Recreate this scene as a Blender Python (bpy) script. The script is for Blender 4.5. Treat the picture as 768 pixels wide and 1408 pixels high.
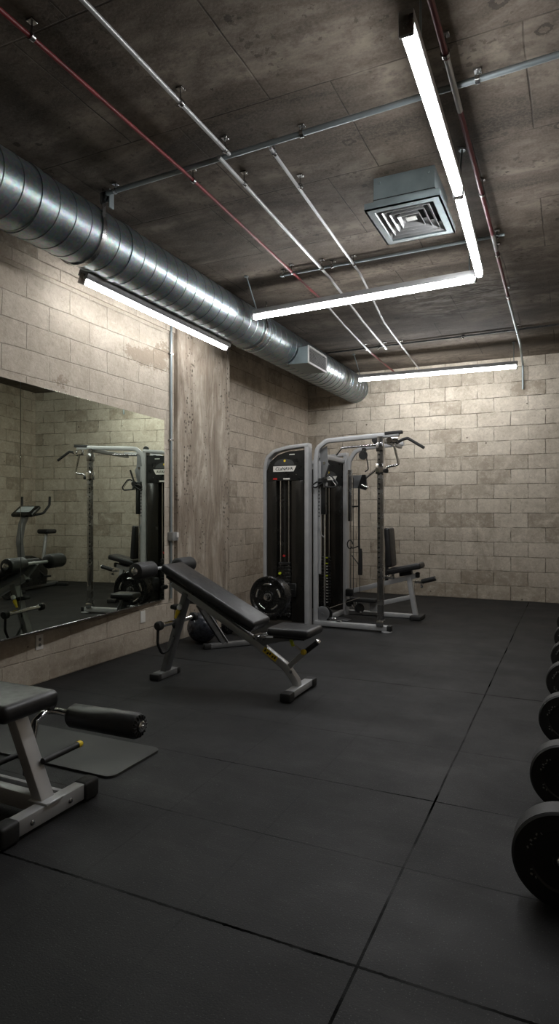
import bpy, bmesh, math, random
from mathutils import Vector, Matrix
random.seed(7)
scene = bpy.context.scene
for o in list(bpy.data.objects): bpy.data.objects.remove(o)
COL = scene.collection
V = Vector
PI = math.pi

# ------------------------------------------------------------------ camera, world, exposure
cam = bpy.data.cameras.new('camera'); co = bpy.data.objects.new('camera', cam); COL.objects.link(co)
cam.sensor_fit = 'VERTICAL'; cam.sensor_height = 36; cam.sensor_width = 36
cam.lens = 858 / 1408 * 36
cam.clip_start = .05; cam.clip_end = 60
co.location = (0, 0, 1.35); co.rotation_euler = (PI / 2, 0, math.radians(25.05))
scene.camera = co
w = bpy.data.worlds.new('world'); scene.world = w; w.use_nodes = True
w.node_tree.nodes['Background'].inputs[0].default_value = (.75, .85, 1, 1)
w.node_tree.nodes['Background'].inputs[1].default_value = .03
vs = scene.view_settings
vs.view_transform = 'Standard'; vs.look = 'None'; vs.gamma = 1; vs.use_curve_mapping = False
vs.exposure = 0.18
TUBE = 60.0
scene.cycles.max_bounces = 8
scene.cycles.use_denoising = True

# ------------------------------------------------------------------ material helpers
def sock(nt, dst, src):
    if isinstance(src, (int, float)): dst.default_value = src
    elif isinstance(src, tuple): dst.default_value = src
    else: nt.links.new(src, dst)
class N:
    def __init__(s, name):
        s.m = bpy.data.materials.new(name); s.m.use_nodes = True; s.t = s.m.node_tree
        s.b = s.t.nodes['Principled BSDF']
        g = s.t.nodes.new('ShaderNodeTexCoord'); s.obj = g.outputs['Object']; s.gen = g.outputs['Generated']
        gg = s.t.nodes.new('ShaderNodeNewGeometry'); s.pos = gg.outputs['Position']
    def node(s, k, **a):
        n = s.t.nodes.new(k)
        for q, v in a.items(): setattr(n, q, v)
        return n
    def math(s, op, a, b=0, c=None, clamp=False):
        n = s.node('ShaderNodeMath', operation=op, use_clamp=clamp)
        sock(s.t, n.inputs[0], a); sock(s.t, n.inputs[1], b)
        if c is not None: sock(s.t, n.inputs[2], c)
        return n.outputs[0]
    def sep(s, v):
        n = s.node('ShaderNodeSeparateXYZ'); sock(s.t, n.inputs[0], v); return n.outputs
    def comb(s, x, y, z=0.0):
        n = s.node('ShaderNodeCombineXYZ')
        for i, q in enumerate((x, y, z)): sock(s.t, n.inputs[i], q)
        return n.outputs[0]
    def map(s, v, sc=(1, 1, 1), loc=(0, 0, 0)):
        n = s.node('ShaderNodeMapping'); sock(s.t, n.inputs[0], v); n.inputs[3].default_value = sc; n.inputs[1].default_value = loc; return n.outputs[0]
    def noise(s, v, scale, det=4, rough=.55, dist=0):
        n = s.node('ShaderNodeTexNoise'); sock(s.t, n.inputs['Vector'], v); n.inputs['Scale'].default_value = scale
        n.inputs['Detail'].default_value = det; n.inputs['Roughness'].default_value = rough; n.inputs['Distortion'].default_value = dist
        return n.outputs[0]
    def vor(s, v, scale, feat='F1', out='Distance'):
        n = s.node('ShaderNodeTexVoronoi', feature=feat); sock(s.t, n.inputs['Vector'], v); n.inputs['Scale'].default_value = scale; return n.outputs[out]
    def rng(s, v, a, b, c=0., d=1.):
        n = s.node('ShaderNodeMapRange'); sock(s.t, n.inputs[0], v)
        for i, q in enumerate((a, b, c, d)): n.inputs[i + 1].default_value = q
        return n.outputs[0]
    def ramp(s, v, *st):
        n = s.node('ShaderNodeValToRGB'); sock(s.t, n.inputs[0], v); e = n.color_ramp.elements
        while len(e) < len(st): e.new(.5)
        for q, (p, c) in zip(e, st): q.position = p; q.color = (*c, 1)
        return n.outputs[0]
    def mix(s, f, a, b, mode='MIX'):
        n = s.node('ShaderNodeMix', data_type='RGBA', blend_type=mode)
        sock(s.t, n.inputs[0], f)
        for i, q in ((6, a), (7, b)):
            if isinstance(q, tuple) and len(q) == 3: q = (*q, 1)
            sock(s.t, n.inputs[i], q)
        return n.outputs[2]
    def bump(s, h, strength=.3, dist=.01):
        n = s.node('ShaderNodeBump'); sock(s.t, n.inputs['Height'], h); n.inputs['Strength'].default_value = strength; n.inputs['Distance'].default_value = dist
        s.t.links.new(n.outputs[0], s.b.inputs['Normal'])
    def set(s, col=None, rough=None, metal=None, **k):
        if col is not None: sock(s.t, s.b.inputs['Base Color'], (*col, 1) if isinstance(col, tuple) and len(col) == 3 else col)
        if rough is not None: sock(s.t, s.b.inputs['Roughness'], rough)
        if metal is not None: sock(s.t, s.b.inputs['Metallic'], metal)
        for q, v in k.items(): sock(s.t, s.b.inputs[q.replace('_', ' ')], v)
        return s.m

def simple(name, col, rough=.5, metal=0, nscale=30, var=.15, bump=0, **k):
    n = N(name); q = n.noise(n.obj, nscale, 3)
    c0 = tuple(c * (1 - var) for c in col); c1 = tuple(min(1, c * (1 + var)) for c in col)
    r = n.rng(q, .3, .7, max(0, rough - .07), min(1, rough + .07))
    n.set(n.ramp(q, (.35, c0), (.65, c1)), r, metal, **k)
    if bump: n.bump(n.noise(n.obj, nscale * 12, 2), bump, .002)
    return n.m

M = {}
M['silver'] = simple('silver_paint', (.43, .435, .44), .42, .35, 12, .05)
M['steel'] = simple('brushed_steel', (.42, .425, .43), .38, .5, 3, .06)
M['chrome'] = simple('chrome', (.75, .75, .75), .12, 1, 8, .06)
M['dull_chrome'] = simple('dull_chrome', (.40, .40, .40), .25, 1, 9, .14)
M['darksteel'] = simple('dark_steel', (.07, .072, .075), .35, .8, 25, .3)
M['charcoal'] = simple('charcoal_paint', (.085, .088, .09), .4, .55, 12, .1)
M['vinyl'] = simple('black_vinyl', (.013, .013, .014), .42, 0, 20, .2, .25)
M['greyvinyl'] = simple('dark_grey_vinyl', (.021, .021, .022), .38, 0, 20, .15, .25)
M['rubber'] = simple('black_rubber', (.010, .010, .010), .6, 0, 30, .2, .15)
M['foam'] = simple('black_foam', (.012, .012, .012), .55, 0, 60, .2, .3)
M['plastic'] = simple('black_plastic', (.008, .0085, .0085), .32, 0, 15, .15)
M['shroud'] = simple('smoked_panel', (.014, .013, .011), .22, 0, 5, .15)
M['iron'] = simple('black_iron', (.008, .008, .008), .28, .0, 40, .2, .1)
M['platerubber'] = simple('plate_rubber', (.010, .010, .010), .5, 0, 40, .2, .1)
M['rim'] = simple('worn_plate_rim', (.030, .030, .029), .6, 0, 60, .25, .2)
M['white'] = simple('white_enamel', (.72, .72, .70), .4, 0, 10, .03)
M['plate_white'] = simple('white_plastic', (.75, .73, .68), .35, 0, 10, .03)
M['grey_plastic'] = simple('grey_box', (.22, .22, .21), .5, 0, 10, .1)
M['yellow'] = simple('yellow_plastic', (.75, .55, .03), .4, 0, 10, .1)
M['lime'] = simple('lime_plastic', (.55, .65, .03), .4, 0, 10, .1)
M['redp'] = simple('red_plastic', (.5, .02, .02), .4, 0, 10, .1)
M['red'] = simple('red_pipe_paint', (.13, .009, .011), .45, 0, 6, .35)
M['maroon'] = simple('maroon_pipe_paint', (.11, .016, .022), .38, .2, 6, .25)
M['galv'] = simple('galvanised_conduit', (.27, .31, .32), .45, .7, 3, .08)
M['housing'] = simple('lamp_housing', (.34, .34, .34), .45, .3, 10, .05)
M['bluegrey'] = simple('blue_grey_metal', (.21, .255, .265), .45, .45, 8, .12)
M['mat'] = simple('foam_mat', (.030, .031, .030), .55, 0, 4, .3)
M['screen'] = simple('console_screen', (.45, .5, .52), .2, 0, 4, .2)
M['gunmetal'] = simple('gunmetal', (.21, .215, .22), .4, .6, 12, .1)

def glossball():
    n = N('mottled_ball'); q = n.noise(n.obj, 18, 5, .7)
    n.set(n.ramp(q, (.4, (.014, .016, .022)), (.65, (.06, .063, .078))), .22, 0)
    return n.m
M['ball'] = glossball()

def duct_mat():
    n = N('galvanised_duct'); x = n.sep(n.obj)
    q = n.noise(n.map(n.obj, (1, .35, 1)), 5, 5, .6); q2 = n.vor(n.obj, 60, out='Color')
    c = n.ramp(q, (.3, (.19, .23, .245)), (.7, (.29, .335, .35)))
    c = n.mix(.10, c, q2)
    n.set(c, n.rng(q, .3, .7, .30, .42), .9); n.bump(n.noise(n.map(n.obj, (1, 3, 1)), 4, 2), .15, .01)
    return n.m
M['duct'] = duct_mat()

def emit(name, col, s):
    m = bpy.data.materials.new(name); m.use_nodes = True; b = m.node_tree.nodes['Principled BSDF']
    b.inputs['Base Color'].default_value = (.9, .9, .9, 1)
    b.inputs['Emission Color'].default_value = (*col, 1); b.inputs['Emission Strength'].default_value = s
    return m
M['tube'] = emit('lit_tube', (.985, .99, 1.0), TUBE)
M['soft_tube'] = emit('weaker_lit_tube', (.985, .99, 1.0), TUBE * .34)

def mirror_mat():
    n = N('mirror_glass'); q = n.noise(n.obj, 3, 2)
    n.set((.72, .78, .68), n.rng(q, 0, 1, .0, .012), 1); return n.m
M['mirror'] = mirror_mat()

# walls: axis gives which coordinate runs along the wall
def block_wall(name, along, c_lo, c_hi, c_dirt, joint=.5, blotch=.5, seedoff=0., bw=.49, bh=.222, peel=None, dark=.35):
    n = N(name); x, y, z = n.sep(n.pos)
    a = {'x': x, 'y': y}[along]
    v = n.comb(n.math('ADD', a, seedoff), z, 0.)
    wob = n.noise(v, 5, 2); v2 = n.comb(n.math('ADD', n.math('ADD', a, seedoff), n.math('MULTIPLY', n.math('SUBTRACT', wob, .5), .03)), n.math('ADD', z, n.math('MULTIPLY', n.math('SUBTRACT', n.noise(v, 4, 2), .5), .02)), 0.)
    br = n.node('ShaderNodeTexBrick', offset=.5, squash=1.0); n.t.links.new(v2, br.inputs['Vector'])
    br.inputs['Scale'].default_value = 1; br.inputs['Mortar Size'].default_value = .0065; br.inputs['Mortar Smooth'].default_value = .6
    br.inputs['Brick Width'].default_value = bw; br.inputs['Row Height'].default_value = bh
    br.inputs['Color1'].default_value = (0, 0, 0, 1); br.inputs['Color2'].default_value = (1, 1, 1, 1); br.inputs['Mortar'].default_value = (.5, .5, .5, 1)
    brf = br.outputs['Color']; mort = br.outputs['Fac']
    big = n.noise(v, .8, 5, .6); med = n.noise(v, 3.2, 6, .65, .4); fine = n.noise(v, 26, 5, .7)
    base = n.mix(n.rng(med, .35, .66), c_lo, c_hi)
    base = n.mix(n.math('MULTIPLY', n.rng(n.noise(v, 9, 6, .7, .6), .42, .62), .30), base, c_lo)
    base = n.mix(n.math('MULTIPLY', n.math('FRACT', n.math('MULTIPLY', brf, 7.31)), .32), base, c_lo)
    # some blocks are bare and darker, with ragged edges
    bare = n.math('MULTIPLY', n.rng(brf, 1 - dark - .1, 1 - dark + .15), n.rng(n.noise(v, 6, 6, .75), .34, .56))
    base = n.mix(n.math('MULTIPLY', bare, blotch), base, c_dirt)
    # stains and scuffs
    st = n.math('MULTIPLY', n.rng(big, .50, .68), n.rng(n.noise(n.map(v, (1, .45, 1)), 4, 6, .7, .8), .42, .62))
    base = n.mix(n.math('MULTIPLY', st, .75), base, c_dirt)
    base = n.mix(n.math('MULTIPLY', n.math('MULTIPLY', n.rng(z, .75, .05), n.rng(n.noise(v, 3, 5, .7), .3, .6)), .7), base, c_dirt)
    base = n.mix(n.math('MULTIPLY', n.rng(n.noise(n.map(v, (1, 1, 1), (5, 2, 0)), 13, 6, .8, .5), .54, .66), .35), base, tuple(min(1, q_ * 1.15) for q_ in c_hi))
    sp = n.math('LESS_THAN', n.vor(v, 3.1), n.math('MULTIPLY', n.noise(v, 11, 3), .085))
    base = n.mix(n.math('MULTIPLY', sp, .8), base, (.05, .04, .032))
    if peel:
        for (pa, pz, sa, sz) in peel:
            dx_ = n.math('DIVIDE', n.math('SUBTRACT', n.math('ADD', a, n.math('MULTIPLY', n.math('SUBTRACT', n.noise(v, 8, 6, .8), .5), .75)), pa), sa)
            dz_ = n.math('DIVIDE', n.math('SUBTRACT', n.math('ADD', z, n.math('MULTIPLY', n.math('SUBTRACT', n.noise(v, 13, 6, .8), .5), .45)), pz), sz)
            d_ = n.math('ADD', n.math('MULTIPLY', dx_, dx_), n.math('MULTIPLY', dz_, dz_))
            base = n.mix(n.math('MULTIPLY', n.rng(d_, 1.05, .95), .9), base, c_dirt)
    mj = n.math('MULTIPLY', mort, n.rng(n.noise(v, 5, 4, .7), .38, .56, .1, 1.))
    base = n.mix(n.math('MULTIPLY', mj, joint), base, tuple(c * .30 for c in c_dirt))
    scr = n.noise(n.map(v, (1, 1, 1), (2, 9, 0)), 17, 7, .85, 1.2)
    base = n.mix(n.rng(scr, .50, .68, 0, .55), base, tuple(q_ * .8 for q_ in c_dirt))
    base = n.mix(n.rng(fine, .3, .7, 0, .30), base, c_dirt)
    n.set(base, .88, 0, Specular_IOR_Level=.25)
    h = n.math('SUBTRACT', n.math('ADD', n.math('MULTIPLY', fine, .35), n.math('MULTIPLY', med, .3)), n.math('MULTIPLY', mj, .8))
    n.bump(h, .8, .016)
    return n.m
M['wall_left'] = block_wall('painted_block_wall', 'y', (.46, .405, .33), (.64, .58, .49), (.31, .255, .195), .22, .4, .15, .46, .20, peel=[(5.05, 2.88, .36, .085), (5.3, 3.0, .10, .10), (3.9, 2.42, .05, .04)], dark=.15)
M['wall_back'] = block_wall('worn_block_wall', 'x', (.52, .465, .38), (.78, .71, .60), (.27, .225, .17), .85, .75, .1, .49, .222, dark=.22)
M['wall_recess'] = block_wall('worn_block_recess', 'y', (.50, .43, .35), (.74, .66, .55), (.25, .205, .155), .6, .7, .3, .49, .222, dark=.25)

def column_mat():
    n = N('raw_concrete_column'); x, y, z = n.sep(n.pos); v = n.comb(y, z, x)
    streak = n.noise(n.map(v, (3.2, .55, 2)), 2.0, 7, .72, .9); q = n.noise(v, 6, 6, .7); pit = n.math('LESS_THAN', n.vor(v, 22), n.math('MULTIPLY', n.rng(n.noise(n.map(v, (3.4, .4, 1)), 2, 3), .45, .68), .36))
    c = n.ramp(streak, (.32, (.14, .11, .08)), (.5, (.31, .26, .205)), (.66, (.52, .46, .38)))
    c = n.mix(n.rng(q, .45, .65, 0, .4), c, (.24, .185, .135)); c = n.mix(n.math('MULTIPLY', pit, .75), c, (.07, .055, .04))
    n.set(c, .9, 0); n.bump(n.math('SUBTRACT', q, pit), .6, .015); return n.m
M['column'] = column_mat()

def ceiling_mat():
    n = N('formwork_ceiling'); x, y, z = n.sep(n.pos)
    v = n.comb(x, y, 0.)
    wv = n.comb(n.math('ADD', x, n.math('MULTIPLY', n.noise(v, 2, 2), .02)), n.math('ADD', y, n.math('MULTIPLY', n.noise(v, 1.5, 2), .03)), 0.)
    br = n.node('ShaderNodeTexBrick', offset=.37, squash=1.0); n.t.links.new(n.map(wv, (1, 1, 1), (.2, -.42, 0)), br.inputs['Vector'])
    br.inputs['Scale'].default_value = 1; br.inputs['Mortar Size'].default_value = .006; br.inputs['Mortar Smooth'].default_value = .5
    br.inputs['Brick Width'].default_value = .98; br.inputs['Row Height'].default_value = .93
    br.inputs['Color1'].default_value = (0, 0, 0, 1); br.inputs['Color2'].default_value = (1, 1, 1, 1)
    q = n.noise(n.map(v, (.45, 1.3, 1)), 1.6, 6, .62, .5); q2 = n.noise(v, 9, 6, .7); fine = n.noise(v, 60, 3, .7)
    c = n.ramp(q, (.36, (.036, .030, .024)), (.5, (.105, .087, .069)), (.62, (.20, .17, .138)))
    c = n.mix(n.math('MULTIPLY', br.outputs['Color'], .22), c, (.09, .07, .055))
    c = n.mix(n.rng(q2, .46, .60, 0, .6), c, (.06, .048, .038))
    c = n.mix(n.rng(fine, .4, .7, 0, .25), c, (.24, .20, .16))
    pm = n.noise(n.map(v, (1, 1, 1), (3, 7, 0)), 2.2, 3)
    jx = n.math('ADD', x, n.math('MULTIPLY', n.noise(v, 22, 3, .7), .07)); jy = n.math('ADD', y, n.math('MULTIPLY', n.noise(n.map(v, (1, 1, 1), (9, 4, 0)), 22, 3, .7), .07))
    pits = n.math('LESS_THAN', n.vor(n.comb(jx, jy, 0.), 4.2), n.math('MULTIPLY', n.rng(pm, .46, .66), .16))
    pits2 = n.math('LESS_THAN', n.vor(n.comb(jx, jy, 0.), 19), n.math('MULTIPLY', n.rng(n.noise(v, 3, 2), .44, .66), .34))
    c = n.mix(n.math('MULTIPLY', pits, .7), c, (.03, .024, .019)); c = n.mix(n.math('MULTIPLY', pits2, .5), c, (.035, .028, .022))
    def spot(px_, py_, r_):
        d_ = n.math('SQRT', n.math('ADD', n.math('POWER', n.math('SUBTRACT', jx, px_ + .035), 2), n.math('POWER', n.math('SUBTRACT', jy, py_ + .035), 2)))
        return n.math('COMPARE', d_, r_, r_ * .30)
    for (px_, py_, r_) in ((-1.62, 2.35, .035), (-.98, 2.55, .03), (-.30, 3.02, .04), (-1.28, 3.78, .03), (-.05, 4.15, .035), (-.12, 3.3, .03)):
        c = n.mix(n.math('MULTIPLY', spot(px_, py_, r_), .7), c, (.035, .028, .022))
    # pale efflorescence near the far fittings
    d1 = n.math('ADD', n.math('POWER', n.math('DIVIDE', n.math('ADD', x, 1.15), .75), 2), n.math('POWER', n.math('DIVIDE', n.math('SUBTRACT', y, 7.0), .75), 2))
    ef = n.math('MULTIPLY', n.rng(d1, 1.1, .3), n.rng(n.noise(n.map(v, (.7, 2.2, 1)), 5, 6, .75, .8), .45, .62))
    c = n.mix(n.math('MULTIPLY', ef, .8), c, (.42, .39, .35))
    seam = n.math('MULTIPLY', br.outputs['Fac'], n.rng(n.noise(v, 2.5, 3), .35, .6, .2, .9))
    c = n.mix(seam, c, (.028, .022, .018))
    n.set(c, .85, 0, Specular_IOR_Level=.3)
    n.bump(n.math('SUBTRACT', n.math('ADD', n.math('MULTIPLY', q2, .5), n.math('MULTIPLY', br.outputs['Color'], .3)), n.math('ADD', n.math('MULTIPLY', seam, .6), n.math('MULTIPLY', n.math('ADD', pits, pits2), .5))), .5, .02)
    return n.m
M['ceiling'] = ceiling_mat()

def floor_mat():
    n = N('rubber_floor_tiles'); x, y, z = n.sep(n.pos); v = n.comb(x, y, 0.)
    wx = n.math('ADD', x, n.math('MULTIPLY', n.math('SUBTRACT', n.noise(v, 1.2, 2), .5), .012)); wy = n.math('ADD', y, n.math('MULTIPLY', n.math('SUBTRACT', n.noise(v, 1.1, 2), .5), .014))
    jag = n.math('MULTIPLY', n.math('SUBTRACT', n.noise(v, 55, 1), .5), .008)
    wy = n.math('ADD', wy, jag)
    m = None
    def line(c, p, wd, k):
        nonlocal m
        q = n.math('MULTIPLY', n.math('COMPARE', c, p, wd), k); m = q if m is None else n.math('MAXIMUM', m, q)
    for p, wd, k in ((-.577, .0048, 1.), (-1.17, .004, .16), (-1.65, .004, .22), (-2.3, .004, .25), (-2.9, .004, .3), (.62, .004, .8), (1.8, .004, .8)): line(wx, p, wd, k)
    for p, wd, k in ((.55, .004, .7), (1.16, .003, .3), (1.775, .0055, 1.), (2.345, .0040, .7), (2.94, .0042, .95), (3.62, .0045, .4), (4.22, .005, .15), (4.82, .007, .9), (5.5, .007, .2), (6.16, .009, .35), (7.3, .006, .2), (8.5, .006, .2), (-.6, .004, .6)): line(wy, p, wd, k)
    m = n.math('MULTIPLY', m, n.rng(n.noise(v, 1.9, 4), .38, .58, .3, 1.))
    # tile tone differs tile by tile
    ch = n.node('ShaderNodeTexWhiteNoise', noise_dimensions='2D')
    n.t.links.new(n.comb(n.math('FLOOR', n.math('DIVIDE', n.math('ADD', x, .577), .6)), n.math('FLOOR', n.math('DIVIDE', n.math('SUBTRACT', y, 1.775), .6)), 0.), ch.inputs['Vector'])
    q = n.noise(v, 2.2, 5, .6); sp = n.math('GREATER_THAN', n.noise(v, 150, 1), .68); gr = n.noise(v, 160, 2)
    c = n.mix(n.rng(q, .3, .7), (.0078, .0082, .0088), (.0140, .0142, .0146))
    c = n.mix(n.math('MULTIPLY', ch.outputs[0], .35), c, (.016, .016, .016))
    c = n.mix(n.math('MULTIPLY', sp, .45), c, (.10, .10, .10))
    c = n.mix(n.rng(gr, .35, .75, 0, .35), c, (.010, .010, .010))
    sc_ = n.rng(n.noise(n.map(v, (.5, 2, 1)), 4, 5, .7, 1), .52, .72, 0, .35)
    c = n.mix(sc_, c, (.034, .034, .032))
    c = n.mix(m, c, (.0015, .0015, .0015))
    n.set(c, n.rng(q, .3, .7, .55, .72), 0, Specular_IOR_Level=n.math('MULTIPLY', n.math('SUBTRACT', 1.0, m, clamp=True), .3))
    n.bump(n.math('SUBTRACT', n.math('MULTIPLY', gr, .35), m), .6, .006)
    return n.m
M['floor'] = floor_mat()

# ------------------------------------------------------------------ geometry helpers
def tv(v): return V(v)
def box(bm, c, s, bev=0, seg=2, rot=None):
    r = bmesh.ops.create_cube(bm, size=1); vs_ = r['verts']
    for q in vs_: q.co = V((q.co.x * s[0], q.co.y * s[1], q.co.z * s[2]))
    if bev:
        es = list({e for q in vs_ for e in q.link_edges})
        rr = bmesh.ops.bevel(bm, geom=es, offset=min(bev, min(s) * .49), segments=seg, affect='EDGES', profile=.5)
        vs_ = list({q for f in rr['faces'] for q in f.verts} | {q for q in vs_ if q.is_valid})
    mtx = Matrix.Translation(V(c)) @ (rot.to_4x4() if rot else Matrix.Identity(4))
    for q in vs_: q.co = mtx @ q.co
    return vs_
def circ(r, n=16): return [(r * math.cos(2 * PI * i / n), r * math.sin(2 * PI * i / n)) for i in range(n)]
def rrect(w_, h_, r=.006, n=2):
    out = []
    for cx, cy, a0 in ((w_ / 2 - r, h_ / 2 - r, 0), (-w_ / 2 + r, h_ / 2 - r, PI / 2), (-w_ / 2 + r, -h_ / 2 + r, PI), (w_ / 2 - r, -h_ / 2 + r, 1.5 * PI)):
        for i in range(n + 1):
            a = a0 + PI / 2 * i / n; out.append((cx + r * math.cos(a), cy + r * math.sin(a)))
    return out
def sweep(bm, pts, prof, up=(0, 0, 1), caps=True, scales=None):
    pts = [V(p) for p in pts]; up = V(up); rings = []; n = len(pts); ps = None
    for i, p in enumerate(pts):
        d0 = (pts[i] - pts[i - 1]).normalized() if i else (pts[1] - pts[0]).normalized()
        d1 = (pts[i + 1] - pts[i]).normalized() if i < n - 1 else d0
        t = (d0 + d1).normalized()
        s = t.cross(up)
        if s.length < .05: s = ps if ps else t.cross(V((0, 1, 0)) if abs(t.y) < .9 else V((1, 0, 0)))
        s = (s - t * s.dot(t)).normalized()
        if ps and s.dot(ps) < 0: s = -s
        ps = s; u = s.cross(t).normalized()
        k = 1 / max(.6, t.dot(d0)); q = scales[i] if scales else 1
        # stretch across the bend plane
        bend = (d1 - d0)
        ring = []
        for a, b in prof:
            off = s * a * q + u * b * q
            if bend.length > 1e-4:
                bn = bend.normalized(); off = off + bn * off.dot(bn) * (k - 1)
            ring.append(bm.verts.new(p + off))
        rings.append(ring)
    m = len(prof)
    for i in range(n - 1):
        for j in range(m):
            bm.faces.new((rings[i][j], rings[i][(j + 1) % m], rings[i + 1][(j + 1) % m], rings[i + 1][j]))
    if caps:
        bm.faces.new(rings[0][::-1]); bm.faces.new(rings[-1])
def fillet(pts, r, n=6):
    pts = [V(p) for p in pts]; out = [pts[0]]
    for i in range(1, len(pts) - 1):
        a, b, c = pts[i - 1], pts[i], pts[i + 1]; d0 = (a - b).normalized(); d1 = (c - b).normalized()
        ang = d0.angle(d1); l = min(r / math.tan(ang / 2), (a - b).length * .49, (c - b).length * .49)
        p0 = b + d0 * l; p1 = b + d1 * l
        for k in range(n + 1):
            t = k / n; out.append((1 - t) ** 2 * p0 + 2 * t * (1 - t) * b + t * t * p1)
    out.append(pts[-1]); return out
def tube(bm, pts, r, n=14, fr=0, fn=6, caps=True, scales=None):
    if fr: pts = fillet(pts, fr, fn)
    sweep(bm, pts, circ(r, n), (0.03, .02, 1), caps, scales)
def bar(bm, pts, w_, h_, r=.006, fr=0, up=(0, 0, 1)):
    if fr: pts = fillet(pts, fr, 8)
    sweep(bm, pts, rrect(w_, h_, r), up)
def lathe(bm, o, axis, prof, n=32):
    """prof: list of (t along the axis, radius)"""
    o = V(o); ax = V(axis).normalized(); s = ax.orthogonal().normalized(); u = ax.cross(s); rings = []
    for t, r in prof:
        if r < 1e-5: rings.append([bm.verts.new(o + ax * t)])
        else: rings.append([bm.verts.new(o + ax * t + (s * math.cos(2 * PI * i / n) + u * math.sin(2 * PI * i / n)) * r) for i in range(n)])
    for a, b in zip(rings, rings[1:]):
        for i in range(n):
            j = (i + 1) % n
            if len(a) == 1 and len(b) == 1: continue
            if len(a) == 1: bm.faces.new((a[0], b[j], b[i]))
            elif len(b) == 1: bm.faces.new((a[i], a[j], b[0]))
            else: bm.faces.new((a[i], a[j], b[j], b[i]))
def prism(bm, poly, y0, y1, to=lambda a, b, t: (a, t, b)):
    a = [bm.verts.new(V(to(p[0], p[1], y0))) for p in poly]; b = [bm.verts.new(V(to(p[0], p[1], y1))) for p in poly]
    bm.faces.new(a); bm.faces.new(b[::-1]); n = len(poly)
    for i in range(n): bm.faces.new((a[i], b[i], b[(i + 1) % n], a[(i + 1) % n]))
def B(): return bmesh.new()
OFF = {}
def link(name, bm, mat, parent=None, off=None, bevel=0):
    bmesh.ops.recalc_face_normals(bm, faces=bm.faces)
    me = bpy.data.meshes.new(name)
    if parent is not None: off = OFF[parent.name]
    elif off is None:
        cs = [q.co for q in bm.verts]
        off = V(((min(c.x for c in cs) + max(c.x for c in cs)) / 2, (min(c.y for c in cs) + max(c.y for c in cs)) / 2, min(c.z for c in cs)))
    for q in bm.verts: q.co -= off
    bm.to_mesh(me); bm.free()
    me.materials.append(M[mat] if isinstance(mat, str) else mat)
    for p in me.polygons: p.use_smooth = True
    me.set_sharp_from_angle(angle=math.radians(38))
    o = bpy.data.objects.new(name, me); COL.objects.link(o)
    OFF[o.name] = off
    if parent is not None: o.parent = parent
    else: o.location = off
    return o
def thing(name, label, cat, loc=(0, 0, 0), group=None):
    o = bpy.data.objects.new(name, None); COL.objects.link(o); o.location = loc; o.empty_display_size = .1
    OFF[o.name] = V(loc); o['label'] = label; o['category'] = cat
    if group: o['group'] = group
    return o
def tag(o, label, cat, group=None):
    o['label'] = label; o['category'] = cat
    if group: o['group'] = group
    return o
def struct(name, bm, mat):
    o = link(name, bm, mat, off=V((0, 0, 0))); o['kind'] = 'structure'; return o
def part(name, mat, parent, fn, label=None):
    bm = B(); fn(bm); o = link(name, bm, mat, parent)
    if label: o['label'] = label
    return o
def text_part(name, body, size, loc, rot, mat, parent, ext=.001, shear=0.):
    cu = bpy.data.curves.new(name, 'FONT'); cu.body = body; cu.size = size; cu.extrude = ext; cu.align_x = 'CENTER'; cu.align_y = 'CENTER'; cu.shear = shear; cu.offset = size * .015
    t = bpy.data.objects.new(name + '_src', cu); COL.objects.link(t)
    bpy.context.view_layer.update()
    me = bpy.data.meshes.new_from_object(t.evaluated_get(bpy.context.evaluated_depsgraph_get()))
    bpy.data.objects.remove(t)
    bm = bmesh.new(); bm.from_mesh(me); bpy.data.meshes.remove(me)
    mt = Matrix.Translation(V(loc)) @ rot.to_4x4()
    for q in bm.verts: q.co = mt @ q.co
    return link(name, bm, mat, parent)
def copy_tree(o, loc, label=None, group=None):
    c = o.copy(); COL.objects.link(c); c.location = loc; OFF[c.name] = V(loc)
    if label: c['label'] = label
    if group: c['group'] = group
    for ch in list(o.children):
        d = ch.copy(); COL.objects.link(d); d.parent = c
        for g in list(ch.children):
            e = g.copy(); COL.objects.link(e); e.parent = d
    return c

# ------------------------------------------------------------------ room
H = 3.70; XL = -3.8; XR = 1.3; Y0 = -1.6; Y1 = 10.1; XREC = -4.17
def sbox(name, x0, x1, y0, y1, z0, z1, mat):
    bm = B(); box(bm, ((x0 + x1) / 2, (y0 + y1) / 2, (z0 + z1) / 2), (x1 - x0, y1 - y0, z1 - z0)); return struct(name, bm, mat)
sbox('floor', -4.5, XR + .2, Y0 - .2, Y1 + .2, -.15, 0, 'floor')
sbox('ceiling', -4.5, XR + .2, Y0 - .2, Y1 + .2, H, H + .2, 'ceiling')
sbox('wall_left', -4.5, XL, Y0, 5.5, 0, H, 'wall_left')
bm = B()
prism(bm, [(-4.5, 5.5), (XL + .045, 5.5), (XL + .045, 5.93), (XL + .075, 5.97), (XL + .075, 6.55), (-4.0, 6.6), (-4.5, 6.6)], 0, H, lambda a, b, t: (a, b, t))
struct('wall_left_column', bm, 'column')
sbox('wall_left_recess', -4.5, XREC, 6.6, Y1, 0, H, 'wall_recess')
sbox('wall_back', -4.5, XR + .2, Y1, Y1 + .2, 0, H, 'wall_back')
sbox('wall_right', XR, XR + .2, Y0, Y1, 0, H, 'wall_recess')
sbox('wall_front', -4.5, XR + .2, Y0 - .2, Y0, 0, H, 'wall_back')
# rough concrete band along the head of the left wall
bm = B()
box(bm, (XL + .009, (Y0 + 5.5) / 2, (3.235 + H) / 2), (.018, 5.5 - Y0, H - 3.235), .004, 1)
struct('trim_1', bm, 'wall_recess')
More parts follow.
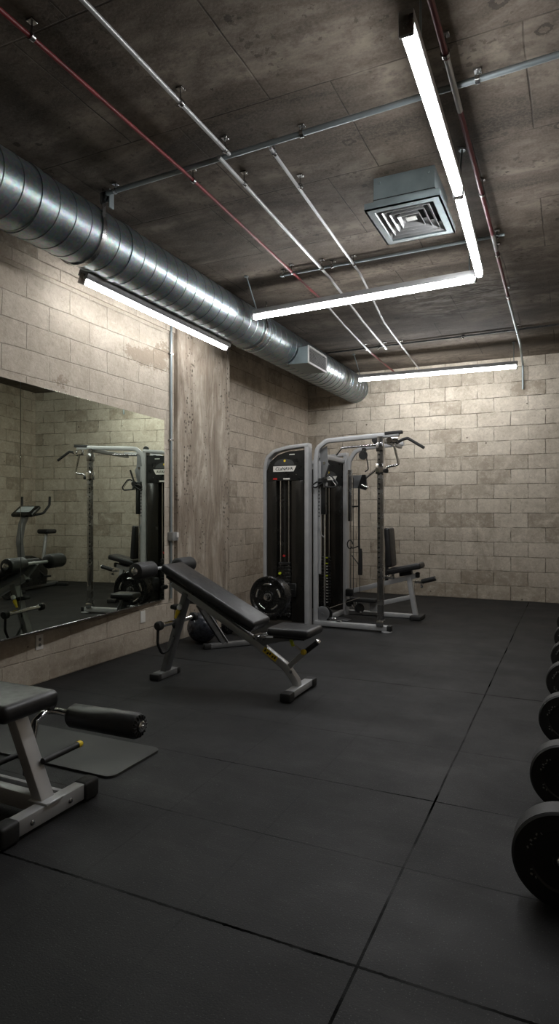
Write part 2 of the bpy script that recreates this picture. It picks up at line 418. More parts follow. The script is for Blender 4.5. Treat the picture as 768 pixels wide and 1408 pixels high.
# ragged plaster patch near the ceiling of the back wall
bm = B()
pp = [(-.62, 3.22), (-.60, 3.33), (-.50, 3.36), (-.46, 3.43), (-.40, 3.42), (-.36, 3.47), (-.31, 3.43), (-.24, 3.46), (-.19, 3.36), (-.15, 3.34), (-.16, 3.28), (-.30, 3.29), (-.34, 3.22), (-.36, 3.12), (-.48, 3.10)]
prism(bm, pp, Y1 - .006, Y1)
struct('trim_2', bm, 'wall_back')

# ------------------------------------------------------------------ ceiling lights
def light(name, label, p0, p1, rods, group='linear ceiling lights', flip=None, tm='tube', hw=.066, hm='housing'):
    p0 = V(p0); p1 = V(p1); d = (p1 - p0).normalized(); L = (p1 - p0).length; mid = (p0 + p1) / 2
    t = thing('ceiling_light', label, 'light', mid, group)
    side = d.cross(V((0, 0, 1)))
    up = V((0, 0, 1)) if flip is None else V(flip).normalized(); side = d.cross(up)
    R_ = Matrix((d, side, up)).transposed()
    part('housing', hm, t, lambda b: box(b, mid + up * .054, (L, hw, .052), .006, 2, R_))
    def tb(b):
        prof = [(-.022, .026), (-.027, .014), (-.026, 0), (-.021, -.011), (-.011, -.018), (0, -.020), (.011, -.018), (.021, -.011), (.026, 0), (.027, .014), (.022, .026)]
        sweep(b, [p0 + d * .02, p1 - d * .02], prof, up)
    part('tube', tm, t, tb, 'glowing white tube')
    for q, s in ((p0, 1), (p1, -1)):
        part('end_cap', 'dull_chrome', t, lambda b: box(b, q + d * s * .009 + up * .018, (.018, .064, .088), .005, 2, R_))
    for (r0, r1) in rods:
        def rod(b):
            tube(b, [r0, r1], .006, 8); lathe(b, V(r0) - V((0, 0, .012)), (0, 0, 1), [(0, 0), (0, .022), (.012, .022), (.012, 0)], 14)
        part('hanger_rod', 'galv', t, rod)
    return t
ZL = 3.35
light('a', 'near half of the long bright light that runs lengthwise below the ceiling', (-.620, 2.56, ZL), (-.645, 4.03, ZL), [((-.60, 2.75, H), (-.60, 2.75, ZL + .07))])
light('b', 'far half of the long lengthwise light, ending where a crosswise light meets it', (-.645, 4.035, ZL), (-.705, 5.50, ZL), [((-.64, 4.16, H), (-.64, 4.05, ZL + .07))])
light('c', 'crosswise ceiling light meeting the end of the long lengthwise light', (-2.97, 5.72, ZL), (-.74, 5.58, ZL), [((-2.93, 5.49, H), (-2.92, 5.70, ZL + .07)), ((-.80, 5.60, H), (-.80, 5.60, ZL + .07))])
light('d', 'farthest ceiling light, hung crosswise close to the back wall', (-2.93, 9.10, ZL), (-.67, 9.18, ZL), [((-2.93, 8.88, H), (-2.90, 9.10, ZL + .07)), ((-.72, 9.18, H), (-.72, 9.18, ZL + .07))])
light('e', 'bright light fixed under the big round air duct above the mirror', (-3.45, 3.74, 3.15), (-3.45, 5.98, 3.15), [], flip=(.45, 0, 1), tm='soft_tube', hw=.10, hm='gunmetal')

# ------------------------------------------------------------------ big spiral duct
DX, DZ, DR = -3.31, 3.425, .228
dt = thing('air_duct', 'long round spiral galvanised air duct running along the left wall under the ceiling', 'duct', (DX, 4.2, DZ - DR))
def spiral(b):
    n = 56; y = Y0 + .02; ys = []
    pitch = .152
    while y < Y1 - .05:
        ys += [(y, 0), (y + pitch * .90, 0), (y + pitch * .93, .0045), (y + pitch * .97, .0045)]; y += pitch
    ys.append((Y1 - .04, 0)); rings = []
    for (yy, dr) in ys:
        rings.append([b.verts.new((DX + (DR + dr) * math.cos(2 * PI * i / n), min(Y1 - .003, yy + (.03 * math.cos(2 * PI * i / n))), DZ + (DR + dr) * math.sin(2 * PI * i / n))) for i in range(n)])
    for a, c in zip(rings, rings[1:]):
        for i in range(n): b.faces.new((a[i], a[(i + 1) % n], c[(i + 1) % n], c[i]))
    b.faces.new(rings[0][::-1]); b.faces.new(rings[-1])
part('duct_tube', 'duct', dt, spiral)
for yy in (3.02, 3.93, 6.42, 9.35):
    part('joint_band', 'duct', dt, lambda b: lathe(b, (DX, yy, DZ), (0, 1, 0), [(-.03, DR + .001), (-.028, DR + .008), (.028, DR + .008), (.03, DR + .001)], 56))
for yy in (3.58, 6.25):
    def hang(b):
        a = [V((DX + (DR + .012) * math.cos(q), yy, DZ + (DR + .012) * math.sin(q))) for q in [math.radians(k) for k in range(-200, 21, 10)]]
        sweep(b, [V((a[0].x, yy, H))] + a + [V((a[-1].x, yy, H))], [(-.02, -.002), (.02, -.002), (.02, .002), (-.02, .002)], (0.02, .01, 1))
    part('hanging_strap', 'dull_chrome', dt, hang)
def brk(b):
    box(b, (-3.085, 3.60, 3.655), (.10, .006, .085), .002, 1); box(b, (-3.035, 3.60, 3.63), (.012, .05, .135), .002, 1)
    lathe(b, (-3.088, 3.596, 3.648), (0, -1, 0), [(0, .024), (.012, .024), (.014, .018), (.014, 0)], 18)
part('ceiling_bracket', 'galv', dt, brk)
# grille box on the duct
gt = thing('duct_grille', 'grey boxed air grille on the side of the round duct near the back wall', 'vent', (-3.0, 7.43, 3.2))
def gbox(b):
    pr = [(-2.945, 3.195), (-2.945, 3.405)] + [(DX + .236 * math.cos(q), DZ + .236 * math.sin(q)) for q in [math.radians(k) for k in range(-6, -78, -8)]]
    prism(b, pr, 7.14, 7.74)
part('grille_box', 'bluegrey', gt, gbox)
def gfr(b):
    for z in (3.20, 3.40): box(b, (-2.938, 7.44, z), (.014, .64, .026), .003, 1)
    for y in (7.132, 7.748): box(b, (-2.938, y, 3.30), (.014, .026, .226), .003, 1)
part('grille_frame', 'white', gt, gfr)
part('dark_opening', 'plastic', gt, lambda b: box(b, (-2.9435, 7.44, 3.30), (.003, .59, .18)))
def gsl(b):
    for k in range(9): box(b, (-2.938, 7.44, 3.222 + k * .0195), (.012, .59, .004), 0, 1, Matrix.Rotation(.5, 3, 'Y'))
part('louvres', 'grey_plastic', gt, gsl)

# ------------------------------------------------------------------ square ceiling diffuser
vt = thing('ceiling_diffuser', 'blue-grey square air diffuser box hanging from the ceiling beside the long light', 'vent', (-1.045, 4.5, 3.45))
def vbox(b):
    for (c, s) in (((-1.26, 4.505, 3.6), (.006, .47, .2)), ((-.84, 4.505, 3.6), (.006, .47, .2)), ((-1.05, 4.27, 3.6), (.426, .006, .2)), ((-1.05, 4.74, 3.6), (.426, .006, .2))): box(b, c, s, .002, 1)
    for sx in (-1.22, -.88): lathe(b, (sx, 4.266, 3.66), (0, -1, 0), [(0, .010), (.008, .008), (.008, 0)], 8)
part('plenum_box', 'bluegrey', vt, vbox)
def vfl(b):
    x0, x1, y0, y1 = -1.31, -.79, 4.20, 4.81
    o_ = [(x0, y0), (x1, y0), (x1, y1), (x0, y1)]
    for z0, z1, w_ in ((3.45, 3.50, .012), (3.45, 3.458, .055)):
        i_ = [(x0 + w_, y0 + w_), (x1 - w_, y0 + w_), (x1 - w_, y1 - w_), (x0 + w_, y1 - w_)]
        for k in range(4):
            j = (k + 1) % 4; prism(b, [o_[k], o_[j], i_[j], i_[k]], z0, z1, lambda a, c, t: (a, c, t))
part('flange', 'bluegrey', vt, vfl)
part('dark_throat', 'rubber', vt, lambda b: box(b, (-1.05, 4.505, 3.545), (.43, .48, .006)))
def cone(k):
    def f(b):
        a = .045 + k * .044; c = (-1.05, 4.505); ry = 1.17
        zi, zo = 3.515, 3.462
        def ring(r, z): return [(c[0] - r, c[1] - r * ry, z), (c[0] + r, c[1] - r * ry, z), (c[0] + r, c[1] + r * ry, z), (c[0] - r, c[1] + r * ry, z)]
        r1 = [b.verts.new(p) for p in ring(a, zi)]; r2 = [b.verts.new(p) for p in ring(a + .034, zo)]; r3 = [b.verts.new(p) for p in ring(a + .037, zo)]; r4 = [b.verts.new(p) for p in ring(a + .003, zi + .002)]
        for p, q in ((r1, r2), (r2, r3), (r3, r4)):
            for i in range(4): b.faces.new((p[i], p[(i + 1) % 4], q[(i + 1) % 4], q[i]))
        if k == 0: b.faces.new(r1)
    return f
for k in range(4): part('diffuser_cone', 'steel', vt, cone(k))
part('centre_plate', 'white', vt, lambda b: box(b, (-1.05, 4.505, 3.478), (.075, .06, .006), .002, 1))

# ------------------------------------------------------------------ pipes
ZP = 3.64
def clamp(b, p, r=.02, d=(0, 1, 0)):
    p = V(p); lathe(b, p - V(d) * .012, d, [(0, r * .9), (0, r + .007), (.024, r + .007), (.024, r * .9)], 14)
    tube(b, [p + V((0, 0, r)), (p.x, p.y, H)], .005, 6); box(b, (p.x, p.y, H - .006), (.04, .04, .012), .002, 1)
def pipe(label, segs, clamps, cat='pipe', group=None, d=(0, 1, 0), r=.012, extra=None):
    a = V(segs[0][1][0]); t = thing('ceiling_pipe', label, cat, a, group)
    for (mat, pts) in segs: part('pipe_run', mat, t, lambda b: tube(b, pts, r, 12, 2.0 if len(pts) > 3 and pts[-1][2] > 3.5 else .05, 5), {'red': 'red painted run', 'maroon': 'dark red run', 'galv': None, 'steel': None}.get(mat))
    for c in clamps: part('pipe_clamp', 'dull_chrome', t, lambda b: clamp(b, c, r, d))
    return t
zr = ZP - .02
pipe('bright red pipe running lengthwise, nearest the round duct', [('red', [(-2.33, -1.5, zr), (-2.34, 3.5, zr), (-2.42, 6.3, zr)]), ('steel', [(-2.42, 6.3, zr), (-2.50, 7.2, zr), (-2.59, 8.6, zr)]), ('red', [(-2.59, 8.6, zr), (-2.60, 10.08, zr)])],
     [(-2.333, 2.2, zr), (-2.345, 3.62, zr), (-2.40, 5.4, zr), (-2.59, 8.4, zr)])
pipe('shiny steel conduit running lengthwise next to the bright red pipe', [('steel', [(-1.95, -1.5, zr), (-1.965, 3.45, zr)]), ('steel', [(-2.04, 3.45, zr), (-2.12, 5.7, zr), (-2.25, 7.2, zr), (-2.33, 8.5, zr)])],
     [(-1.96, 2.9, zr), (-1.965, 3.40, zr), (-2.045, 3.8, zr), (-2.10, 5.42, zr), (-2.33, 8.42, zr)], r=.013)
pipe('steel conduit starting at the near cross pipe and running to the back wall', [('steel', [(-1.70, 3.5, zr), (-1.82, 5.7, zr), (-2.03, 7.3, zr), (-2.20, 10.08, zr)])],
     [(-1.70, 3.56, zr), (-1.71, 4.0, zr), (-1.805, 5.46, zr), (-2.107, 8.45, zr)], r=.011)
pipe('dark red pipe running lengthwise on the far side of the long light', [('maroon', [(-.555, -1.5, 3.60), (-.56, 3.15, 3.60)]), ('steel', [(-.56, 3.15, 3.60), (-.565, 3.6, 3.60)]), ('maroon', [(-.565, 3.6, 3.60), (-.58, 5.3, 3.60)]), ('steel', [(-.58, 5.3, 3.60), (-.585, 5.65, 3.60)]), ('maroon', [(-.585, 5.65, 3.60), (-.60, 7.0, 3.60)]), ('galv', [(-.60, 7.0, 3.60), (-.62, 8.9, 3.60), (-.66, 10.03, 3.57), (-.66, 10.06, 3.2)])],
     [(-.56, 3.12, 3.60), (-.57, 4.6, 3.60), (-.583, 5.75, 3.60), (-.60, 6.9, 3.60), (-.615, 8.35, 3.60)], r=.016)
zx = ZP + .008
pipe('steel cross pipe nearest the camera, over the red pipe and two conduits', [('galv', [(-3.03, 3.55, zx), (.0, 3.43, zx), (1.28, 3.40, zx)])], [(-2.95, 3.547, zx), (-1.48, 3.49, zx), (-.45, 3.449, zx)], d=(1, -.03, 0), r=.017)
pipe('short steel cross pipe just in front of the middle crosswise light', [('galv', [(-2.56, 5.50, zx), (-.50, 5.47, zx)])], [(-2.53, 5.5, zx), (-2.02, 5.492, zx), (-.56, 5.471, zx)], d=(1, 0, 0), r=.013)
pipe('dark steel cross pipe close to the back wall', [('darksteel', [(-3.4, 8.58, zx + .03), (-.6, 8.50, zx + .03), (1.28, 8.41, zx + .03)])], [(-2.45, 8.55, zx + .02), (-1.3, 8.52, zx + .02)], d=(1, 0, 0), r=.012)

# wall conduit, junction box, sockets
t = thing('wall_conduit', 'grey steel conduit running down the left wall beside the mirror', 'conduit', (-3.785, 5.42, .45))
part('pipe_run', 'galv', t, lambda b: tube(b, [(-3.781, 5.42, H - .01), (-3.781, 5.42, 1.14)], .014, 12))
part('pipe_run', 'galv', t, lambda b: tube(b, [(-3.781, 5.42, 1.05), (-3.781, 5.42, .45)], .014, 12))
for z in (3.0, 2.1, .8): part('pipe_clamp', 'dull_chrome', t, lambda b: box(b, (-3.786, 5.42, z), (.036, .06, .018), .003, 1))
t = thing('junction_box', 'small grey electrical box on the conduit beside the mirror', 'electrical box', (-3.775, 5.43, 1.05))
part('box_body', 'grey_plastic', t, lambda b: box(b, (-3.765, 5.43, 1.095), (.07, .10, .09), .006, 2))
part('cover', 'plate_white', t, lambda b: box(b, (-3.727, 5.462, 1.11), (.006, .035, .05), .002, 1), 'white cover')
for (y, z, s, lab) in ((3.655, .325, .075, 'white double socket plate under the mirror'), (4.965, .325, .072, 'white blank wall plate near the far end of the mirror')):
    t = thing('wall_socket', lab, 'socket', (-3.795, y, z))
    part('face_plate', 'plate_white', t, lambda b: box(b, (-3.795, y, z), (.01, s, s * 1.6), .004, 2))
    if s > .073:
        for dz in (.022, -.022): part('outlet', 'grey_plastic', t, lambda b: lathe(b, (-3.7905, y, z + dz), (1, 0, 0), [(0, .014), (.003, .013), (.003, 0)], 16))

# ------------------------------------------------------------------ wall mirror (two panes, turned slightly off the wall)
MD = math.radians(5.0); MZ0, MZ1 = .462, 2.29
mfar = V((-3.775, 5.29, 0)); mdir = V((math.sin(MD), -math.cos(MD), 0)); mnor = V((math.cos(MD), math.sin(MD), 0))
def mirror(l0, l1, lab):
    p0 = mfar + mdir * l0; p1 = mfar + mdir * l1; mid = (p0 + p1) / 2
    R_ = Matrix((mdir, mnor, V((0, 0, 1)))).transposed()
    if R_.determinant() < 0: R_ = Matrix((mdir, -mnor, V((0, 0, 1)))).transposed()
    t = thing('wall_mirror', lab, 'mirror', (mid.x, mid.y, MZ0))
    L = l1 - l0 - .003
    part('glass', 'mirror', t, lambda b: box(b, V((mid.x, mid.y, (MZ0 + MZ1) / 2)), (L, .005, MZ1 - MZ0), .0015, 1, R_))
    part('backing_board', 'charcoal', t, lambda b: box(b, V((mid.x, mid.y, (MZ0 + MZ1) / 2)) - mnor * .0095, (L, .013, MZ1 - MZ0 - .004), 0, 1, R_))
    part('bottom_channel', 'dull_chrome', t, lambda b: box(b, V((mid.x, mid.y, MZ0 - .004)) - mnor * .002, (L, .018, .010), .002, 1, R_))
    wl = mid.x - mnor.x * .017 - XL
    for z in (MZ0 + .25, MZ1 - .25): part('stand_off', 'darksteel', t, lambda b: box(b, (XL + wl / 2, mid.y, z), (wl, .06, .06), .003, 1))
mirror(0, 2.01, 'large frameless wall mirror pane reaching the conduit on the left wall')
mirror(2.01, 3.4, 'second mirror pane past the vertical seam, farther from the conduit')

# ------------------------------------------------------------------ decline bench (middle)
def padshape(b, p0, p1, width, th, y, tilt_up=V((0, 0, 1)), rnd=.025):
    """an upholstered pad between p0 and p1 (centres of its lower face ends), lying across Y"""
    p0 = V(p0); p1 = V(p1); d = (p1 - p0).normalized(); side = V((0, 1, 0)); up = side.cross(d)
    if up.z < 0: up = -up
    R_ = Matrix((d, side, up)).transposed()
    box(b, (p0 + p1) / 2 + up * th / 2, ((p1 - p0).length, width, th), rnd, 4, R_)
BY = 4.24
t = thing('incline_bench', 'grey framed incline bench with long black sloping pad and rollers at its raised end', 'bench', (-2.4, BY, 0))
part('back_pad', 'greyvinyl', t, lambda b: [padshape(b, (-2.985, BY + .01, .878), (-2.15, BY + .01, .462), .285, .07, 0)])
part('pad_base', 'plastic', t, lambda b: padshape(b, (-2.93, BY, .828), (-2.17, BY, .450), .24, .022, 0, rnd=.006))
part('seat_pad', 'greyvinyl', t, lambda b: padshape(b, (-2.03, BY + .01, .440), (-1.69, BY + .01, .440), .29, .062, 0))
part('seat_base', 'plastic', t, lambda b: padshape(b, (-1.99, BY, .423), (-1.74, BY, .423), .20, .018, 0, rnd=.004))
def rail(b): bar(b, [(-2.93, BY, .77), (-2.14, BY, .335), (-1.93, BY, .20), (-1.845, BY, .10), (-1.835, BY, .055)], .055, .062, .006, fr=.12, up=(0, 1, 0))
part('main_rail', 'steel', t, rail)
part('rear_leg', 'gunmetal', t, lambda b: bar(b, [(-3.02, BY, .03), (-2.80, BY, .70)], .055, .075, .006, up=(0, 1, 0)))
part('rear_foot', 'gunmetal', t, lambda b: box(b, (-3.02, BY + .01, .028), (.085, .24, .05), .006, 2))
for y in (BY - .125, BY + .14): part('foot_cap', 'rubber', t, lambda b: box(b, (-3.02, y, .026), (.092, .05, .052), .01, 2))
part('front_foot', 'steel', t, lambda b: box(b, (-1.83, BY + .02, .042), (.07, .38, .05), .006, 2))
for y in (BY - .195, BY + .235): part('foot_cap', 'rubber', t, lambda b: box(b, (-1.83, y, .036), (.085, .09, .066), .014, 2))
part('leg_clamp', 'rubber', t, lambda b: box(b, (-2.885, BY, .575), (.11, .085, .035), .01, 2, Matrix.Rotation(.15, 3, 'Y')))
# top rollers
part('roller_axle', 'steel', t, lambda b: tube(b, [(-3.02, BY - .40, .895), (-3.02, BY + .40, .895)], .014, 12))
for s in (-1, 1):
    r_ = part('foam_roller', 'foam', t, lambda b: lathe(b, (-3.02, BY + s * .165, .895), (0, s, 0), [(0, 0), (0, .045), (.012, .062), (.02, .066), (.20, .066), (.215, .062), (.222, .045), (.222, 0)], 32))
    c_ = B(); lathe(c_, (-3.02, BY + s * .385, .895), (0, s, 0), [(0, .03), (.008, .03), (.012, .024), (.012, .012), (.02, .010), (.02, 0)], 24); link('end_cap', c_, 'chrome', r_)
part('roller_bracket', 'gunmetal', t, lambda b: bar(b, [(-2.93, BY, .785), (-3.02, BY, .895)], .05, .04, .005, up=(0, 1, 0)))
# lower ankle bar and its loops
part('ankle_bar', 'chrome', t, lambda b: tube(b, [(-2.90, BY - .24, .465), (-2.90, BY + .22, .465)], .020, 14))
for s in (-1, 1): part('bar_end_cap', 'rubber', t, lambda b: lathe(b, (-2.90, BY + s * .225, .465), (0, s, 0), [(-.01, .022), (0, .036), (.035, .036), (.045, .028), (.045, 0)], 20))
part('hanging_strap', 'rubber', t, lambda b: tube(b, [(-2.905, BY - .25, .445), (-2.905, BY - .255, .33), (-2.905, BY - .20, .235), (-2.905, BY - .11, .25), (-2.905, BY - .03, .34), (-2.905, BY - .015, .40), (-2.905, BY - .05, .44)], .011, 10, .06, 6))
def pin(b):
    lathe(b, (-2.875, BY - .06, .50), (.45, 0, 1), [(0, .010), (.02, .011), (.05, .017), (.065, .018), (.075, .010), (.075, 0)], 16)
part('adjustment_pin', 'yellow', t, pin, 'yellow knob of the ankle bar')
part('pin_cap', 'white', t, lambda b: lathe(b, (-2.842, BY - .06, .572), (.45, 0, 1), [(0, .017), (.016, .022), (.036, .016), (.04, 0)], 16), 'pale cap')
part('pivot_bolt', 'rubber', t, lambda b: lathe(b, (-2.99, BY - .02, .74), (0, -1, 0), [(0, .018), (.05, .018), (.055, .01), (.055, 0)], 14))
# seat bracket, label, handle
part('seat_bracket', 'gunmetal', t, lambda b: prism(b, [(-2.17, .345), (-2.16, .40), (-1.80, .423), (-1.79, .412), (-2.02, .375), (-2.14, .325)], BY - .03, BY + .03))
lb_ = part('rail_label', 'yellow', t, lambda b: box(b, (-2.045, BY - .030, .283), (.13, .003, .042), 0, 1, Matrix.Rotation(.56, 3, 'Y')), 'yellow warning label')
def lbm(b):
    for k, (x, z) in enumerate(((-2.085, .310), (-2.065, .290), (-2.045, .286), (-2.025, .266), (-2.005, .26))): box(b, (x, BY - .0322, z), (.012, .002, .02), 0, 1, Matrix.Rotation(.56 + .4 * (k % 2), 3, 'Y'))
part('label_print', 'plastic', lb_, lbm)
part('handle_arm', 'steel', t, lambda b: bar(b, [(-1.90, BY, .20), (-1.77, BY, .325)], .038, .032, .004, up=(0, 1, 0)))
part('handle_grip', 'foam', t, lambda b: tube(b, [(-1.785, BY, .31), (-1.675, BY, .40)], .019, 14))
part('grip_end', 'chrome', t, lambda b: lathe(b, (-1.675, BY, .40), (.77, 0, .63), [(0, .02), (.012, .021), (.02, .012), (.02, 0)], 16))
part('pull_knob', 'yellow', t, lambda b: lathe(b, (-1.765, BY - .03, .327), (0, -1, .1), [(0, .012), (.008, .020), (.028, .021), (.036, .012), (.036, 0)], 18), 'cream and yellow knob')
def plink(b):
    tube(b, [(-1.78, BY - .03, .33), (-1.86, BY - .03, .385)], .004, 8); tube(b, [(-1.77, BY - .03, .315), (-1.85, BY - .03, .365)], .004, 8)
part('knob_link', 'chrome', t, plink)
part('pin_tab', 'lime', t, lambda b: box(b, (-1.865, BY - .03, .385), (.025, .02, .055), .006, 2, Matrix.Rotation(-.4, 3, 'Y')), 'lime green tab')
part('bolt', 'chrome', t, lambda b: lathe(b, (-1.875, BY - .028, .17), (0, -1, 0), [(0, .012), (.006, .011), (.006, 0)], 12))
part('hinge', 'dull_chrome', t, lambda b: [box(b, (-2.13, BY, .405), (.09, .12, .035), .006, 2), tube(b, [(-2.13, BY - .09, .41), (-2.13, BY + .09, .41)], .014, 10)])

# ------------------------------------------------------------------ low bench frame behind it, ball, dumbbell
t = thing('bench_stand', 'grey angled bench support standing on the floor behind the incline bench', 'bench', (-3.0, 5.5, 0))
part('floor_bar', 'gunmetal', t, lambda b: bar(b, [(-3.24, 5.27, .03), (-2.76, 5.84, .03)], .055, .05, .006))
part('bar_cap', 'rubber', t, lambda b: box(b, (-3.245, 5.262, .028), (.075, .06, .054), .01, 2, Matrix.Rotation(.87, 3, 'Z')))
part('upright', 'charcoal', t, lambda b: bar(b, [(-3.13, 5.40, .05), (-3.34, 5.27, .44)], .05, .075, .006, up=(.6, .8, 0)))
part('upright_edge', 'steel', t, lambda b: bar(b, [(-3.095, 5.405, .055), (-3.305, 5.275, .44)], .045, .008, .002, up=(.6, .8, 0)))
part('upright_plate', 'charcoal', t, lambda b: box(b, (-3.345, 5.27, .45), (.16, .10, .02), .004, 1))
part('small_pad', 'vinyl', t, lambda b: box(b, (-3.345, 5.27, .485), (.26, .20, .055), .02, 3))
bm = B(); bmesh.ops.create_uvsphere(bm, u_segments=40, v_segments=28, radius=.158)
for q in bm.verts: q.co += V((-3.46, 5.52, .158)); 
for q in bm.verts:
    if q.co.z < .008: q.co.z = .0
tag(link('exercise_ball', bm, 'ball'), 'small glossy mottled dark ball on the floor behind the incline bench', 'ball')
t = thing('dumbbell', 'black and chrome dumbbell on the floor behind the incline bench near the small ball', 'dumbbell', (-3.33, 5.98, 0))
dd = V((.93, -.1, 0)).normalized(); dc = V((-3.33, 6.02, .105))
part('handle', 'chrome', t, lambda b: tube(b, [dc - dd * .20, dc + dd * .20], .024, 14))
for s in (-1, 1):
    part('weight_head', 'iron', t, lambda b: lathe(b, dc + dd * s * .08, dd * s, [(0, .03), (0, .095), (.008, .105), (.055, .105), (.063, .095), (.063, .03)], 32))
    part('collar', 'chrome', t, lambda b: lathe(b, dc + dd * s * .145, dd * s, [(0, .034), (.03, .034), (.035, .028), (.035, 0)], 18))

# ------------------------------------------------------------------ near bench (left foreground)
NY = 2.05
t = thing('leg_curl_bench', 'silver and black leg bench in the left foreground with a large black roller', 'bench', (-2.6, NY, 0))
part('seat_pad', 'vinyl', t, lambda b: box(b, (-2.66, 2.01, .50), (1.08, .32, .08), .032, 5, Matrix.Rotation(0.0, 3, 'Y')))
part('seat_base', 'plastic', t, lambda b: box(b, (-2.74, 2.02, .445), (.90, .22, .03), .006, 1))
part('front_leg', 'steel', t, lambda b: bar(b, [(-2.085, NY, .05), (-2.275, NY, .445)], .055, .075, .006, up=(0, 1, 0)))
part('rear_leg', 'steel', t, lambda b: bar(b, [(-3.2, NY, .05), (-3.12, NY, .445)], .055, .075, .006, up=(0, 1, 0)))
part('leg_bolt', 'dull_chrome', t, lambda b: lathe(b, (-2.15, NY - .027, .175), (0, -1, 0), [(0, .013), (.004, .013), (.008, .009), (.008, 0)], 16))
part('leg_bolt', 'dull_chrome', t, lambda b: lathe(b, (-2.20, NY - .027, .27), (0, -1, 0), [(0, .009), (.006, .008), (.006, 0)], 16))
part('front_foot', 'steel', t, lambda b: box(b, (-2.075, NY + .0, .052), (.06, .40, .07), .005, 2))
for y in (NY - .235, NY + .235): part('foot_cap', 'rubber', t, lambda b: box(b, (-2.075, y, .047), (.078, .10, .09), .016, 3))
for y in (NY - .12, NY + .10): part('foot_bolt', 'dull_chrome', t, lambda b: lathe(b, (-2.045, y, .048), (1, 0, 0), [(0, .011), (.004, .011), (.008, .007), (.008, 0)], 14))
part('rear_foot', 'steel', t, lambda b: box(b, (-3.22, NY, .052), (.06, .50, .07), .005, 2))
for y in (NY - .27, NY + .27): part('foot_cap', 'rubber', t, lambda b: box(b, (-3.22, y, .047), (.078, .06, .09), .014, 3))
part('floor_rail', 'steel', t, lambda b: bar(b, [(-3.2, NY, .075), (-2.10, NY, .065)], .05, .075, .005))
part('side_rail', 'silver', t, lambda b: bar(b, [(-3.2, NY + .10, .075), (-2.10, NY + .10, .075)], .022, .022, .003))
part('weld_plate', 'steel', t, lambda b: box(b, (-2.09, NY, .09), (.11, .10, .012), .003, 1))
part('peg', 'rubber', t, lambda b: tube(b, [(-2.13, NY + .02, .24), (-2.13, NY + .24, .24)], .0145, 14))
part('peg_tip', 'yellow', t, lambda b: lathe(b, (-2.13, NY + .235, .24), (0, 1, 0), [(0, .016), (.02, .016), (.03, .010), (.03, 0)], 16), 'yellow tip')
part('peg', 'rubber', t, lambda b: tube(b, [(-2.28, NY + .05, .245), (-2.28, NY - .35, .245)], .013, 14))
part('peg_bracket', 'darksteel', t, lambda b: box(b, (-2.21, NY + .035, .20), (.10, .02, .10), .003, 1))
part('roller_arm', 'chrome', t, lambda b: tube(b, [(-2.24, NY + .05, .26), (-2.47, NY + .30, .28), (-2.50, NY + .41, .305), (-2.42, NY + .41, .310), (-2.30, NY + .41, .305)], .019, 14, .06, 6))
r_ = part('foam_roller', 'vinyl', t, lambda b: lathe(b, (-2.335, NY + .41, .303), (1, 0, .012), [(0, 0), (0, .035), (.006, .052), (.02, .060), (.415, .063), (.434, .056), (.44, .040), (.44, 0)], 40), 'large black padded roller')
def cr(b):
    for k in range(16):
        a = 2 * PI * k / 16; c = V((-1.897, NY + .41 + .043 * math.cos(a), .309 + .043 * math.sin(a)))
        box(b, c, (.012, .007, .022), .003, 2, Matrix.Rotation(a - PI / 2, 3, 'X'))
q = B(); cr(q); link('gathered_edge', q, 'vinyl', r_)
q = B(); lathe(q, (-1.895, NY + .41, .309), (1, 0, 0), [(0, .026), (.010, .026), (.016, .020), (.016, .010), (.022, .009), (.022, 0)], 24); link('end_cap', q, 'chrome', r_)
part('rear_roller', 'vinyl', t, lambda b: lathe(b, (-2.72, NY + .36, .362), (1, 0, 0), [(0, 0), (0, .022), (.01, .034), (.30, .034), (.312, .026), (.312, 0)], 24))
part('rear_roller_arm', 'darksteel', t, lambda b: tube(b, [(-2.6, NY + .02, .43), (-2.6, NY + .34, .37)], .014, 10))

bm = B()
poly = []
x0, x1, y0, y1, r = -3.35, -2.10, 2.49, 2.92, .05
for cx, cy, a0 in ((x1 - r, y1 - r, 0), (x0 + r, y1 - r, 90), (x0 + r, y0 + r, 180), (x1 - r, y0 + r, 270)):
    for k in range(6): a = math.radians(a0 + 18 * k); poly.append((cx + r * math.cos(a), cy + r * math.sin(a)))
prism(bm, poly, 0, .012, lambda a, b, t: (a, b, t))
tag(link('exercise_mat', bm, 'mat'), 'thin dark grey exercise mat lying flat beside the leg bench', 'mat')

